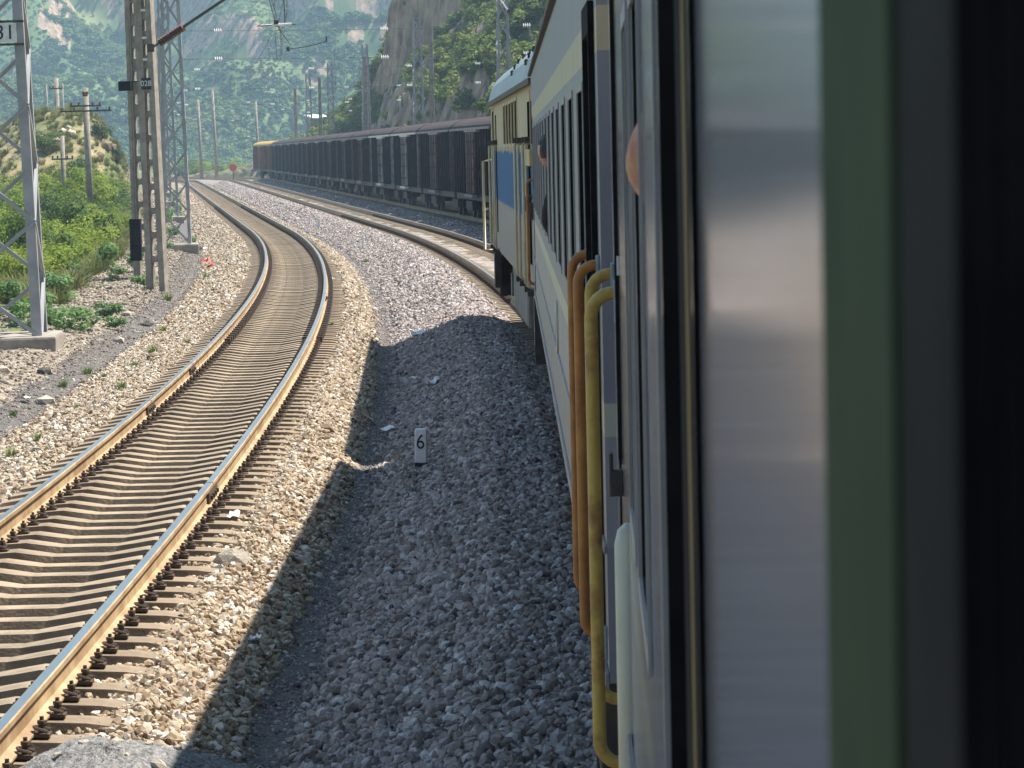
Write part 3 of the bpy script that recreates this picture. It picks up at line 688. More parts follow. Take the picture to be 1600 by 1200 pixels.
def coach(label, loc, rz, length, wins, doors, paint, y_min=0.0, open_wins=(), wz=(2.3, 3.15), frame_special=None):
    """side face at local x = 0, body towards +x; wins = [(y0, y1)], doors = [(y0, y1)]"""
    root = thing('passenger_coach', label, 'coach', loc, rz)
    W = 3.1; zb, zs, zr = 1.30, 3.74, 4.43; y0, y1 = y_min, length
    b = MB(); D = 0.055
    holes = [(a, c, wz[0], wz[1]) for a, c in wins] + [(a, c, zb + 0.06, 3.28) for a, c in doors]
    holes.sort(); edges = sorted({y0, y1} | {h[0] for h in holes} | {h[1] for h in holes})
    for a, c in zip(edges[:-1], edges[1:]):
        h = [q for q in holes if q[0] <= a + 1e-6 and q[1] >= c - 1e-6]
        spans = [(zb, zs)] if not h else [(zb, h[0][2]), (h[0][3], zs)]
        for z0, z1 in spans: b.add([(0, a, z0), (0, c, z0), (0, c, z1), (0, a, z1)], [(0, 1, 2, 3)])
        if h:                                                       # reveal of the opening
            ha, hc, z0, z1 = h[0]; d = D if (ha, hc) in wins else 0.10
            b.add([(0, ha, z0), (d, ha, z0), (d, ha, z1), (0, ha, z1), (0, hc, z0), (d, hc, z0), (d, hc, z1), (0, hc, z1)],
                  [(0, 1, 2, 3), (4, 5, 6, 7), (0, 1, 5, 4), (3, 2, 6, 7)], 1)
    part('side_wall', b, [paint, M['black']], root)
    b = MB(); arc = [(0, zs)] + [(W / 2 - (W / 2) * math.cos(a) * (1.0 if i else 1), zs + (zr - zs) * math.sin(a) ** 0.8) for i, a in enumerate(np.linspace(0.12, math.pi - 0.12, 17))] + [(W, zs)]
    k = len(arc); v = [(x, y, z) for y in (y0, y1) for x, z in arc]
    b.add(v, [(i, i + 1, k + i + 1, k + i) for i in range(k - 1)]); b.add([(x, y0, z) for x, z in arc], [tuple(range(k))]); b.add([(x, y1, z) for x, z in arc], [tuple(range(k))])
    rf = part('roof', b, M['roof_paint'], root, smooth=False)
    b = MB(); b.box(-0.035, -0.002, y0, y1, zs - 0.012, zs + 0.022); part('gutter', b, M['gutter'], rf)
    b = MB(); b.box(W - 0.02, W, y0, y1, zb, zs); b.box(0.0, W, y0, y0 + 0.03, zb, zs - 0.002); b.box(0.0, W, y1 - 0.03, y1, zb, zs - 0.002); part('end_and_far_walls', b, paint, root)
    b = MB(); b.box(0.02, W - 0.03, y0 + 0.04, y1 - 0.04, zb + 0.01, zb + 0.05); b.box(0.9, 0.93, y0 + 0.04, y1 - 0.04, zb + 0.06, zs - 0.01)
    part('interior', b, M['interior'], root)
    b = MB(); b.box(0.25, W - 0.25, y0 + 0.3, y1 - 0.3, 0.95, zb - 0.003)
    for yy in (y0 + 3.6, y1 - 3.6):
        b.box(0.55, W - 0.55, yy - 1.7, yy + 1.7, 0.45, 0.93)
    part('underframe', b, M['steel_dark'], root)
    for yy in (y0 + 3.6, y1 - 3.6):
        for dy in (-1.2, 1.2):
            q = MB()
            for xx in (W / 2 - 0.7535, W / 2 + 0.7535):
                q.lathe([(0.05, -0.5), (0.4575, -0.07), (0.4575, 0.06), (0.49, 0.07), (0.49, 0.09)][1:], 24, 0, Matrix.Translation((xx, yy + dy, 0.4575)) @ Matrix.Rotation(math.pi / 2, 4, 'Y'))
            part('wheelset', q, M['steel_dark'], root)
    b = MB(); b.box(-0.012, -0.002, y0, y1, zb - 0.03, zb + 0.03); b.box(-0.010, -0.002, y0, y1, 1.70, 1.725); part('belt_rail', b, paint, root)
    for i, (a, c) in enumerate(wins):
        f = MB(); t = 0.03
        f.box(-0.006, -0.001, a - t, a, wz[0] - t, wz[1] + t); f.box(-0.006, -0.001, c, c + t, wz[0] - t, wz[1] + t)
        f.box(-0.006, -0.001, a, c, wz[0] - t, wz[0]); f.box(-0.006, -0.001, a, c, wz[1], wz[1] + t)
        w = part('window', f, M['black'] if a < 0.5 < c and y_min < 0 else M['frame_grey'], root)
        if i not in open_wins:
            g = MB(); g.box(D - 0.006, D - 0.001, a + 0.002, c - 0.002, wz[0] + 0.002, wz[1] - 0.002); part('pane', g, M['glass_dark'], w)
    for a, c in doors:
        d = MB(); d.box(0.085, 0.099, a + 0.003, c - 0.003, zb + 0.065, 3.275); dr = part('door', d, M['door_paint'], root)
        g = MB(); g.box(0.079, 0.084, a + 0.16, c - 0.16, 2.25, 3.05); part('door_window', g, M['glass_dark'], dr)
        s = MB(); s.box(-0.02, 0.42, a, c, 0.92, 0.95); s.box(-0.02, 0.36, a, c, 0.58, 0.61); s.box(-0.02, 0.40, a - 0.02, a - 0.002, 0.58, zb - 0.035); s.box(-0.02, 0.40, c + 0.002, c + 0.02, 0.58, zb - 0.035)
        part('steps', s, M['steel_dark'], root)
    return root

# the coach the picture is taken from
A = coach('grey coach with the open window beside the lens and yellow handrails', (0.072, 0.0, 0.0), -math.atan(0.0267), 9.02,
          [(-3.9, -3.0), (-0.45, 0.53), (2.16, 3.0), (3.92, 4.6), (4.95, 5.5)], [(7.62, 8.24)], M['coach_paint'], y_min=-15.6, open_wins=(1, 3))
handrail(A, 7.48, 1.43, 2.59, M['rail_yellow']); handrail(A, 8.36, 1.43, 2.60, M['rail_yellow'])
# the frame of the camera's own window: wide green surround, black rubber inside it
b = MB(); b.box(-0.010, -0.0065, 0.63, 0.815, 2.18, 3.27); part('window_surround', b, M['frame_green'], A)
b = MB(); b.box(-0.0085, -0.0065, 0.531, 0.628, 2.18, 3.27); part('window_seal', b, M['black'], A)
b = MB(); b.box(-0.0075, -0.0065, 2.0, 2.06, 2.2, 3.25); part('window_trim', b, M['brass_trim'], A)
b = MB(); b.box(-0.0085, -0.0065, 2.062, 2.155, 2.2, 3.25); part('window_seal', b, M['black'], A)
# cream half-round cover strip low beside the door
b = MB(); b.tube([(-0.004, 6.35, 1.31), (-0.004, 6.35, 1.9), (-0.004, 6.35, 2.12), (-0.003, 6.35, 2.15), (-0.002, 6.35, 2.165)], [0.026, 0.026, 0.026, 0.02, 0.006], 16)
part('cover_strip', b, M['cream_trim'], A, smooth=True)
# dark U-shaped guide with two thin runners by the door
b = MB(); b.box(-0.034, -0.001, 7.05, 7.09, 2.14, 2.2); b.box(-0.034, -0.024, 7.05, 7.09, 2.2, 2.24); part('door_guide', b, M['steel_dark'], A, bevel=0.003)
for yy in (7.2, 7.32):
    b = MB(); b.box(-0.010, -0.001, yy - 0.008, yy + 0.008, 2.2, 3.7); part('runner', b, M['black'], A)
b = MB(); b.box(-0.006, -0.001, 7.19, 7.21, 2.645, 2.69); part('door_latch', b, M['insul_white'], A)

B = coach('grey coach with yellow stripe coupled behind the blue and cream locomotive', (0.289, 9.34, 0.0), -math.atan(0.0012), 25.2,
          [(1.80 + 1.75 * i, 2.64 + 1.75 * i) for i in range(13)], [(0.34, 1.0), (24.1, 24.8)], M['coach_paint_far'])
handrail(B, 0.18, 1.42, 2.58, M['rail_orange']); handrail(B, 1.12, 1.42, 2.58, M['rail_orange'])
handrail(B, 24.95, 1.42, 2.58, M['rail_orange'])
b = MB(); b.box(-0.02, -0.002, 0.28, 0.34, 1.36, 3.4); b.box(-0.02, -0.002, 1.0, 1.05, 1.36, 3.4); b.box(-0.02, -0.002, 0.34, 1.0, 3.3, 3.4); part('door_frame', b, M['black'], B)
b = MB(); b.lathe([(0.001, 0), (0.17, 0), (0.17, 0.01), (0.12, 0.012), (0.12, 0.0)], 20, 0, Matrix.Translation((-0.002, 9.0, 1.86)) @ Matrix.Rotation(-math.pi / 2, 4, 'Y')); part('filler_ring', b, M['cream_trim'], B)
b = MB(); b.box(-0.006, -0.003, 8.93, 9.06, 1.78, 1.94); part('filler_cap', b, M['black'], B)
b = MB(); b.box(-0.02, 0.015, 25.0, 25.18, 0.72, 1.27); part('end_step_panel', b, M['cream_trim'], B)
# bellows between the two coaches
b = MB()
for i in range(4):
    y = 9.045 + i * 0.07; b.box(0.75, 2.55, y, y + 0.04, 1.4, 3.6); b.box(0.8, 2.5, y + 0.041, y + 0.069, 1.45, 3.55)
tag(part('gangway_bellows', b, M['black']), 'black ribbed gangway bellows joining the two grey coaches', 'bellows')

b = MB()
for i in range(6):
    y = 34.56 + i * 0.14; b.box(0.8, 2.6, y, y + 0.09, 1.2, 3.75); b.box(0.85, 2.55, y + 0.091, y + 0.139, 1.25, 3.7)
b.box(0.5, 2.9, 34.57, 35.3, 0.75, 1.1)
tag(part('coupling_bellows', b, M['black']), 'black bellows and coupler between the grey coach and the locomotive', 'bellows')

# ================================================================== PEOPLE
def skin_body(name, joints, edges, m, parent=None, sub=2):
    ids = {k: i for i, k in enumerate(joints)}
    me = bpy.data.meshes.new(name); me.from_pydata([j[:3] for j in joints.values()], [(ids[a], ids[c]) for a, c in edges], [])
    o = link(name, me, parent); me.materials.append(m)
    md = o.modifiers.new('skin', 'SKIN'); md.use_smooth_shade = True
    for i, j in enumerate(joints.values()):
        sv = me.skin_vertices[0].data[i]; sv.radius = (j[3], j[4] if len(j) > 4 else j[3]); sv.use_root = (i == 0)
    s = o.modifiers.new('sub', 'SUBSURF'); s.levels = sub; s.render_levels = sub
    return o
def head_mesh(name, m, c, yaw, r=0.095):
    bm = bmesh.new(); bmesh.ops.create_uvsphere(bm, u_segments=28, v_segments=20, radius=1.0)
    for v in bm.verts:
        x, y, z = v.co                                    # face looks along +y
        w = 0.78 - 0.12 * max(0, -z)
        p = Vector((x * w, y * 0.98, z * 1.22))
        if y > 0.3 and z < 0: p.y += 0.06 * (-z); p.x *= 1 - 0.22 * (-z)
        nose = math.exp(-((x / 0.14) ** 2 + ((z + 0.12) / 0.2) ** 2)) * (y > 0); p.y += 0.26 * nose
        eye = math.exp(-(((abs(x) - 0.34) / 0.14) ** 2 + ((z - 0.08) / 0.1) ** 2)) * (y > 0); p.y -= 0.10 * eye
        mouth = math.exp(-((x / 0.26) ** 2 + ((z + 0.5) / 0.05) ** 2)) * (y > 0); p.y -= 0.05 * mouth
        ear = math.exp(-(((y + 0.02) / 0.16) ** 2 + ((z + 0.02) / 0.22) ** 2)) * (abs(x) > 0.75); p.x *= 1 + 0.2 * ear
        v.co = p * r
    bmesh.ops.rotate(bm, verts=bm.verts, cent=(0, 0, 0), matrix=Matrix.Rotation(yaw, 3, 'Z'))
    bmesh.ops.translate(bm, verts=bm.verts, vec=c)
    for f in bm.faces: f.smooth = True
    me = bpy.data.meshes.new(name); bm.to_mesh(me); bm.free(); me.materials.append(m); return me
def hair_mesh(c, yaw, r=0.1):
    bm = bmesh.new(); bmesh.ops.create_uvsphere(bm, u_segments=24, v_segments=16, radius=1.0)
    dele = []
    for v in bm.verts:
        x, y, z = v.co; k = random.uniform(0.98, 1.05)
        if y > 0.25 and z < 0.42 or z < -0.55: dele.append(v)
        v.co = Vector((x * 0.84, y * 1.02 - 0.04, z * 1.26)) * r * k
    bmesh.ops.delete(bm, geom=dele, context='VERTS')
    bmesh.ops.rotate(bm, verts=bm.verts, cent=(0, 0, 0), matrix=Matrix.Rotation(yaw, 3, 'Z')); bmesh.ops.translate(bm, verts=bm.verts, vec=c)
    me = bpy.data.meshes.new('hair'); bm.to_mesh(me); bm.free(); me.materials.append(M['hair']); return me
def fingers(J, E, wrist, palm, dirv, side, curl):
    """palm plus five finger chains rooted in it"""
    d = Vector(dirv).normalized(); s = Vector(side).normalized(); n = d.cross(s); p = Vector(palm)
    for i, (o, ln) in enumerate(((-0.032, 0.062), (-0.011, 0.075), (0.011, 0.078), (0.031, 0.07))):
        a = p + d * 0.04 + s * o; k1 = a + d * ln * 0.5 + n * curl * 0.3 * ln; k2 = k1 + d * ln * 0.35 + n * curl * 0.7 * ln
        J['f%da' % i] = (*a, 0.0105); J['f%db' % i] = (*k1, 0.009); J['f%dc' % i] = (*k2, 0.0075)
        E += [(palm_k, 'f%da' % i), ('f%da' % i, 'f%db' % i), ('f%db' % i, 'f%dc' % i)]
    a = p + s * 0.045 - d * 0.01; k1 = a + s * 0.02 + d * 0.03; k2 = k1 + d * 0.03
    J['ta'] = (*a, 0.012); J['tb'] = (*k1, 0.0105); J['tc'] = (*k2, 0.009); E += [(palm_k, 'ta'), ('ta', 'tb'), ('tb', 'tc')]
palm_k = 'palm'
def person(label, mtx, J, E, wear, head_c, yaw, palm_dir, palm_side):
    root = thing('person', label, 'person'); root.matrix_world = mtx
    fingers(J, E, 'wrist', J['palm'][:3], palm_dir, palm_side, 0.8)
    skin_body('body', J, E, M['skin'], root)
    hd = link('head', head_mesh('head', M['skin'], head_c, yaw), root)
    link('hair', hair_mesh(head_c, yaw), hd)
    for nm, keys, edg, m, add in wear:
        skin_body(nm, {k: (*J[k][:3], J[k][3] + add) for k in keys}, edg, m, root)
    return root
FL = 1.352                                                     # coach floor
# leaning at the window of the near coach, bent elbow pushed out past the frame
J = {'pelvis': (0.42, 4.30, FL + 0.90, 0.13), 'spine': (0.40, 4.29, FL + 1.12, 0.125), 'chest': (0.36, 4.28, FL + 1.30, 0.135), 'neck': (0.34, 4.27, FL + 1.48, 0.055), 'nape': (0.33, 4.27, FL + 1.56, 0.05),
     'sh': (0.21, 4.30, 2.74, 0.055), 'elbow': (0.008, 4.29, 2.915, 0.042), 'fore': (0.038, 4.25, 2.985, 0.034), 'wrist': (0.07, 4.15, 3.07, 0.028), 'palm': (0.10, 4.09, 3.10, 0.03),
     'sh2': (0.50, 4.27, 2.74, 0.055), 'elbow2': (0.60, 4.2, 2.50, 0.04), 'wrist2': (0.50, 4.05, 2.40, 0.027),
     'hip': (0.42, 4.20, FL + 0.84, 0.09), 'knee': (0.40, 4.19, FL + 0.47, 0.062), 'ankle': (0.42, 4.20, FL + 0.09, 0.045), 'toe': (0.28, 4.20, FL + 0.045, 0.04),
     'hipb': (0.44, 4.42, FL + 0.84, 0.09), 'kneeb': (0.43, 4.43, FL + 0.47, 0.062), 'ankleb': (0.45, 4.43, FL + 0.09, 0.045), 'toeb': (0.31, 4.43, FL + 0.045, 0.04)}
E = [('pelvis', 'spine'), ('spine', 'chest'), ('chest', 'neck'), ('neck', 'nape'), ('chest', 'sh'), ('sh', 'elbow'), ('elbow', 'fore'), ('fore', 'wrist'), ('wrist', 'palm'),
     ('chest', 'sh2'), ('sh2', 'elbow2'), ('elbow2', 'wrist2'), ('pelvis', 'hip'), ('hip', 'knee'), ('knee', 'ankle'), ('ankle', 'toe'), ('pelvis', 'hipb'), ('hipb', 'kneeb'), ('kneeb', 'ankleb'), ('ankleb', 'toeb')]
mA = Matrix.Translation((0.072, 0, 0)) @ Matrix.Rotation(-math.atan(0.0267), 4, 'Z')
person('person at the near coach window, bare bent elbow poking out past the frame', mA, J, list(E),
       [('shirt', ['pelvis', 'spine', 'chest', 'sh', 'sh2'], [('pelvis', 'spine'), ('spine', 'chest'), ('chest', 'sh'), ('chest', 'sh2')], M['shirt'], 0.012),
        ('trousers', ['pelvis', 'hip', 'knee', 'ankle', 'hipb', 'kneeb', 'ankleb'], [('pelvis', 'hip'), ('hip', 'knee'), ('knee', 'ankle'), ('pelvis', 'hipb'), ('hipb', 'kneeb'), ('kneeb', 'ankleb')], M['jacket'], 0.014)],
       (0.31, 4.27, FL + 1.66), R(75), (0.6, -0.7, 0.3), (0.1, 0.3, 1.0))
# leaning out of the coach ahead in a dark jacket
y = 12.72
J = {'pelvis': (0.34, y, FL + 0.86, 0.13), 'spine': (0.26, y, FL + 1.06, 0.125), 'chest': (0.16, y + 0.01, FL + 1.24, 0.115), 'neck': (0.06, y + 0.03, FL + 1.40, 0.055), 'nape': (0.045, y + 0.04, FL + 1.46, 0.05),
     'sh': (0.05, y - 0.15, 2.64, 0.05), 'elbow': (0.0, y - 0.05, 2.42, 0.042), 'wrist': (0.025, y + 0.16, 2.345, 0.028), 'palm': (0.03, y + 0.235, 2.345, 0.03),
     'sh2': (0.14, y + 0.19, 2.62, 0.06), 'elbow2': (0.16, y + 0.27, 2.42, 0.045), 'wrist2': (0.12, y + 0.3, 2.36, 0.03),
     'hip': (0.38, y - 0.1, FL + 0.80, 0.09), 'knee': (0.40, y - 0.1, FL + 0.45, 0.062), 'ankle': (0.46, y - 0.1, FL + 0.09, 0.045), 'toe': (0.32, y - 0.1, FL + 0.045, 0.04),
     'hipb': (0.38, y + 0.1, FL + 0.80, 0.09), 'kneeb': (0.42, y + 0.1, FL + 0.45, 0.062), 'ankleb': (0.48, y + 0.1, FL + 0.09, 0.045), 'toeb': (0.34, y + 0.1, FL + 0.045, 0.04)}
E = [e_ for e_ in E if 'fore' not in e_] + [('elbow', 'wrist')]
mB = Matrix.Translation((0.289, 9.34, 0)) @ Matrix.Rotation(-math.atan(0.0012), 4, 'Z')
person('person in dark jacket leaning out of the coach ahead with arm on the sill', mB, J, E,
       [('jacket', ['chest', 'pelvis', 'spine', 'sh', 'elbow', 'wrist', 'sh2', 'elbow2', 'wrist2'], [('pelvis', 'spine'), ('spine', 'chest'), ('chest', 'sh'), ('sh', 'elbow'), ('elbow', 'wrist'), ('chest', 'sh2'), ('sh2', 'elbow2'), ('elbow2', 'wrist2')], M['jacket'], 0.016),
        ('trousers', ['pelvis', 'hip', 'knee', 'ankle', 'hipb', 'kneeb', 'ankleb'], [('pelvis', 'hip'), ('hip', 'knee'), ('knee', 'ankle'), ('pelvis', 'hipb'), ('hipb', 'kneeb'), ('kneeb', 'ankleb')], M['jacket_red'], 0.014)],
       (0.02, y + 0.07, FL + 1.56), R(35), (0.2, 0.9, 0.1), (1, 0, 0))

# ================================================================== LOCOMOTIVE
M['loco_paint'] = zone_mat('loco_paint', [(0.5, (0.40, 0.36, 0.34)), (2.16, (0.025, 0.13, 0.32)), (2.98, (0.44, 0.39, 0.29)), (3.05, (0.56, 0.50, 0.34))], rough=0.6, spec=0.2,  # dull strip just above the blue is a reflection put into the colour
                           jag=0.22, jscale=2.2, grime=0.2, gscale=2.5, stretch=(1, 1.6, 0.22))
M['loco_cream'] = mat('loco_cream', (0.48, 0.40, 0.25), (0.60, 0.52, 0.35), 0.4, 3)
M['loco_ochre'] = mat('loco_ochre', (0.46, 0.33, 0.15), (0.55, 0.42, 0.22), 0.45, 3)
M['loco_roof'] = mat('loco_roof_blue_grey', (0.34, 0.42, 0.45), (0.46, 0.53, 0.55), 0.5, 1.2)
M['dirty_plate'] = mat('dirty_pale_plate', (0.16, 0.14, 0.125), (0.38, 0.35, 0.31), 0.8, 3.0, stretch=(1, 1, 0.4))
def locomotive():
    root = thing('locomotive', 'blue and cream diesel locomotive pulling the grey coaches', 'locomotive', (0.38, 35.45, 0.0), math.atan(0.0293))
    L, W = 20.5, 3.05; zb, ze, zr = 1.2, 3.72, 4.55
    wins = [(6.4 + 1.32 * i, 7.28 + 1.32 * i) for i in range(5)]
    holes = [(a, c, 3.0, 3.58) for a, c in wins] + [(2.0, 2.75, 1.5, 3.5), (17.0, 17.7, 1.5, 3.5), (18.3, 19.4, 2.98, 3.58), (0.75, 1.6, 2.98, 3.5)]
    holes.sort(); edges = sorted({0.0, L} | {h[0] for h in holes} | {h[1] for h in holes}); b = MB(); D = 0.07
    for a, c in zip(edges[:-1], edges[1:]):
        h = [q for q in holes if q[0] <= a + 1e-6 and q[1] >= c - 1e-6]
        for z0, z1 in ([(zb, ze)] if not h else [(zb, h[0][2]), (h[0][3], ze)]): b.add([(0, a, z0), (0, c, z0), (0, c, z1), (0, a, z1)], [(0, 1, 2, 3)])
        if h:
            ha, hc, z0, z1 = h[0]
            b.add([(0, ha, z0), (D, ha, z0), (D, ha, z1), (0, ha, z1), (0, hc, z0), (D, hc, z0), (D, hc, z1), (0, hc, z1)], [(0, 1, 2, 3), (4, 5, 6, 7), (0, 1, 5, 4), (3, 2, 6, 7)], 1)
    b.box(W - 0.02, W, 0, L, zb, ze); b.box(0, W, 0.0, 0.04, zb, ze - 0.002); b.box(0, W, L - 0.04, L, zb, ze - 0.002); b.box(0.06, W, 0.05, L - 0.05, zb - 0.03, zb)
    part('body', b, [M['loco_paint'], M['black']], root)
    arc = [(-0.05, ze)] + [(W / 2 - (W / 2 + 0.02) * math.cos(a), ze + (zr - ze) * math.sin(a) ** 0.75) for a in np.linspace(0.10, math.pi - 0.10, 19)] + [(W + 0.05, ze)]
    k = len(arc); b = MB(); b.add([(x, y, z) for y in (-0.03, L + 0.05) for x, z in arc], [(i, i + 1, k + i + 1, k + i) for i in range(k - 1)])
    for y in (-0.03, L + 0.05): b.add([(x, y, z) for x, z in arc], [tuple(range(k))])
    rf = part('roof', b, M['loco_roof'], root)
    b = MB(); b.box(-0.085, -0.051, -0.03, L + 0.05, ze - 0.05, ze + 0.02); part('gutter', b, M['gutter'], rf)
    for l0 in (8.6, 3.1):                                       # rungs bolted up the roof
        for a in np.linspace(0.22, 1.15, 10):
            x = W / 2 - (W / 2 + 0.02) * math.cos(a); z = ze + (zr - ze) * math.sin(a) ** 0.75
            q = MB(); q.box(x - 0.012, x + 0.012, l0 - 0.16, l0 + 0.16, z + 0.035, z + 0.05); q.box(x - 0.02, x, l0 - 0.15, l0 - 0.12, z - 0.02, z + 0.05); q.box(x - 0.02, x, l0 + 0.12, l0 + 0.15, z - 0.02, z + 0.05)
            part('roof_rung', q, M['steel_dark'], rf)
    for a, c in wins:
        f = MB(); t = 0.05
        f.box(-0.014, -0.001, a - t, a, 3.0 - t, 3.58 + t); f.box(-0.014, -0.001, c, c + t, 3.0 - t, 3.58 + t); f.box(-0.014, -0.001, a, c, 3.58, 3.58 + t); f.box(-0.014, -0.001, a, c, 3.0 - t, 3.0)
        w = part('window', f, M['loco_cream'], root); g = MB(); g.box(D - 0.01, D - 0.002, a, c, 3.0, 3.58); part('pane', g, M['glass_dark'], w)
    for a, c in ((18.3, 19.4), (0.75, 1.6)):
        f = MB(); f.box(-0.014, -0.001, a - 0.05, a, 2.93, 3.63); f.box(-0.014, -0.001, c, c + 0.05, 2.93, 3.63); w = part('cab_window', f, M['loco_cream'], root)
        g = MB(); g.box(D - 0.01, D - 0.002, a, c, 2.98, 3.58); part('pane', g, M['glass_dark'], w)
    for a, c in ((2.0, 2.75), (17.0, 17.7)):
        d = MB(); d.box(D - 0.012, D - 0.002, a, c, 1.5, 3.5); dr = part('cab_door', d, M['loco_ochre'], root)
        h = MB(); h.box(D - 0.05, D - 0.013, a + 0.08, a + 0.12, 2.3, 2.45); part('door_handle', h, M['steel_dark'], dr)
    for l in (1.85, 2.9, 4.6, 6.0, 16.6, 17.85, 19.9):          # cream handrails
        b = MB(); b.tube([(-0.002, l, 3.0), (-0.06, l, 2.97), (-0.06, l, 1.25), (-0.002, l, 1.22)], 0.02, 8)
        hr = part('handrail', b, M['loco_cream'], root, smooth=True)
        q = MB(); q.box(-0.075, -0.001, l - 0.05, l + 0.05, 3.0, 3.07); q.box(-0.075, -0.001, l - 0.05, l + 0.05, 1.14, 1.21); part('bracket', q, M['steel_dark'], hr)
    b = MB(); b.tube([(-0.02, L + 0.02, 2.72), (-0.16, L + 0.12, 2.70), (-0.16, L + 0.12, 1.1), (-0.02, L + 0.02, 1.08)], 0.025, 8); part('front_handrail', b, M['loco_cream'], root, smooth=True)
    b = MB(); b.box(-0.07, -0.002, 0.55, 1.75, 2.72, 2.92); part('sand_box', b, M['loco_ochre'], root, bevel=0.01)
    b = MB(); b.box(-0.03, -0.002, 0.02, 0.5, 1.24, 3.4); part('corner_post', b, M['loco_cream'], root)
    b = MB(); b.tube([(-0.05, 0.4, 2.36), (-0.10, 0.4, 2.36), (-0.10, 0.4, 2.2)], 0.035, 10); b.box(-0.09, -0.004, 0.32, 0.48, 2.1, 2.3); part('hose_coupling', b, M['steel_dark'], root)
    b = MB(); b.box(0.12, W - 0.12, 7.2, 13.2, 0.42, zb - 0.035); part('fuel_tank', b, M['dirty_plate'], root, bevel=0.03)
    for y0 in (1.2, 14.0):
        b = MB(); b.box(0.3, 0.5, y0, y0 + 5.3, 0.45, 0.95); b.box(W - 0.5, W - 0.3, y0, y0 + 5.3, 0.45, 0.95); b.box(0.5, W - 0.5, y0 + 0.3, y0 + 5.0, 0.5, 0.9)
        for dy in (0.8, 2.6, 4.4): b.box(0.24, 0.32, y0 + dy - 0.2, y0 + dy + 0.2, 0.35, 0.75)
        bg_ = part('bogie', b, M['dirty_plate'], root)
        for dy in (0.8, 2.6, 4.4):
            q = MB()
            for xx in (W / 2 - 0.7535, W / 2 + 0.7535): q.lathe([(0.525, -0.07), (0.525, 0.06), (0.555, 0.07), (0.555, 0.09)], 24, 0, Matrix.Translation((xx, y0 + dy, 0.525)) @ Matrix.Rotation(math.pi / 2, 4, 'Y'))
            part('wheelset', q, M['steel_dark'], bg_)
    b = MB(); b.box(0.1, W - 0.1, L + 0.05, L + 0.12, 0.25, 1.0); b.box(0.0, 0.12, L - 0.5, L + 0.1, 0.42, 1.15); part('pilot', b, M['steel_dark'], root)
    b = MB(); b.box(-0.04, 0.3, 0.2, 0.9, 0.5, 0.53); b.box(-0.04, 0.3, 0.2, 0.9, 0.85, 0.88); b.box(-0.04, -0.01, 0.2, 0.23, 0.5, 1.18); b.box(-0.04, -0.01, 0.87, 0.9, 0.5, 1.18); part('cab_steps', b, M['dirty_plate'], root)
    return root
locomotive()

# ================================================================== BOXCARS
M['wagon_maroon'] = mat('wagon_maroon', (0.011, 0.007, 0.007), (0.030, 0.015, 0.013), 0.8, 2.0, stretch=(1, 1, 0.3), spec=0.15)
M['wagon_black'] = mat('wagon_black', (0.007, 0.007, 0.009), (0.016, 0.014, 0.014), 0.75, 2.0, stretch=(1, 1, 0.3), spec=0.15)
M['wagon_amber'] = mat('wagon_amber', (0.12, 0.055, 0.025), (0.22, 0.11, 0.035), 0.8, 2.0, stretch=(1, 1, 0.3))
M['door_worn'] = mat('worn_pink_door', (0.035, 0.02, 0.016), (0.16, 0.10, 0.08), 0.85, 2.6, detail=9)
M['door_white'] = mat('worn_white_door', (0.10, 0.095, 0.09), (0.36, 0.34, 0.32), 0.8, 3.0, detail=9)
M['wagon_roof'] = mat('wagon_roof_maroon', (0.030, 0.016, 0.017), (0.062, 0.034, 0.033), 0.85, 1.2)
M['roof_yellow'] = mat('wagon_roof_yellow', (0.40, 0.25, 0.05), (0.52, 0.36, 0.08), 0.7, 1.2)
M['eave_grey'] = mat('eave_grey', (0.16, 0.14, 0.14), (0.27, 0.24, 0.24), 0.6, 2)
M['eave_white'] = mat('eave_white', (0.55, 0.55, 0.55), (0.7, 0.7, 0.69), 0.5, 2)
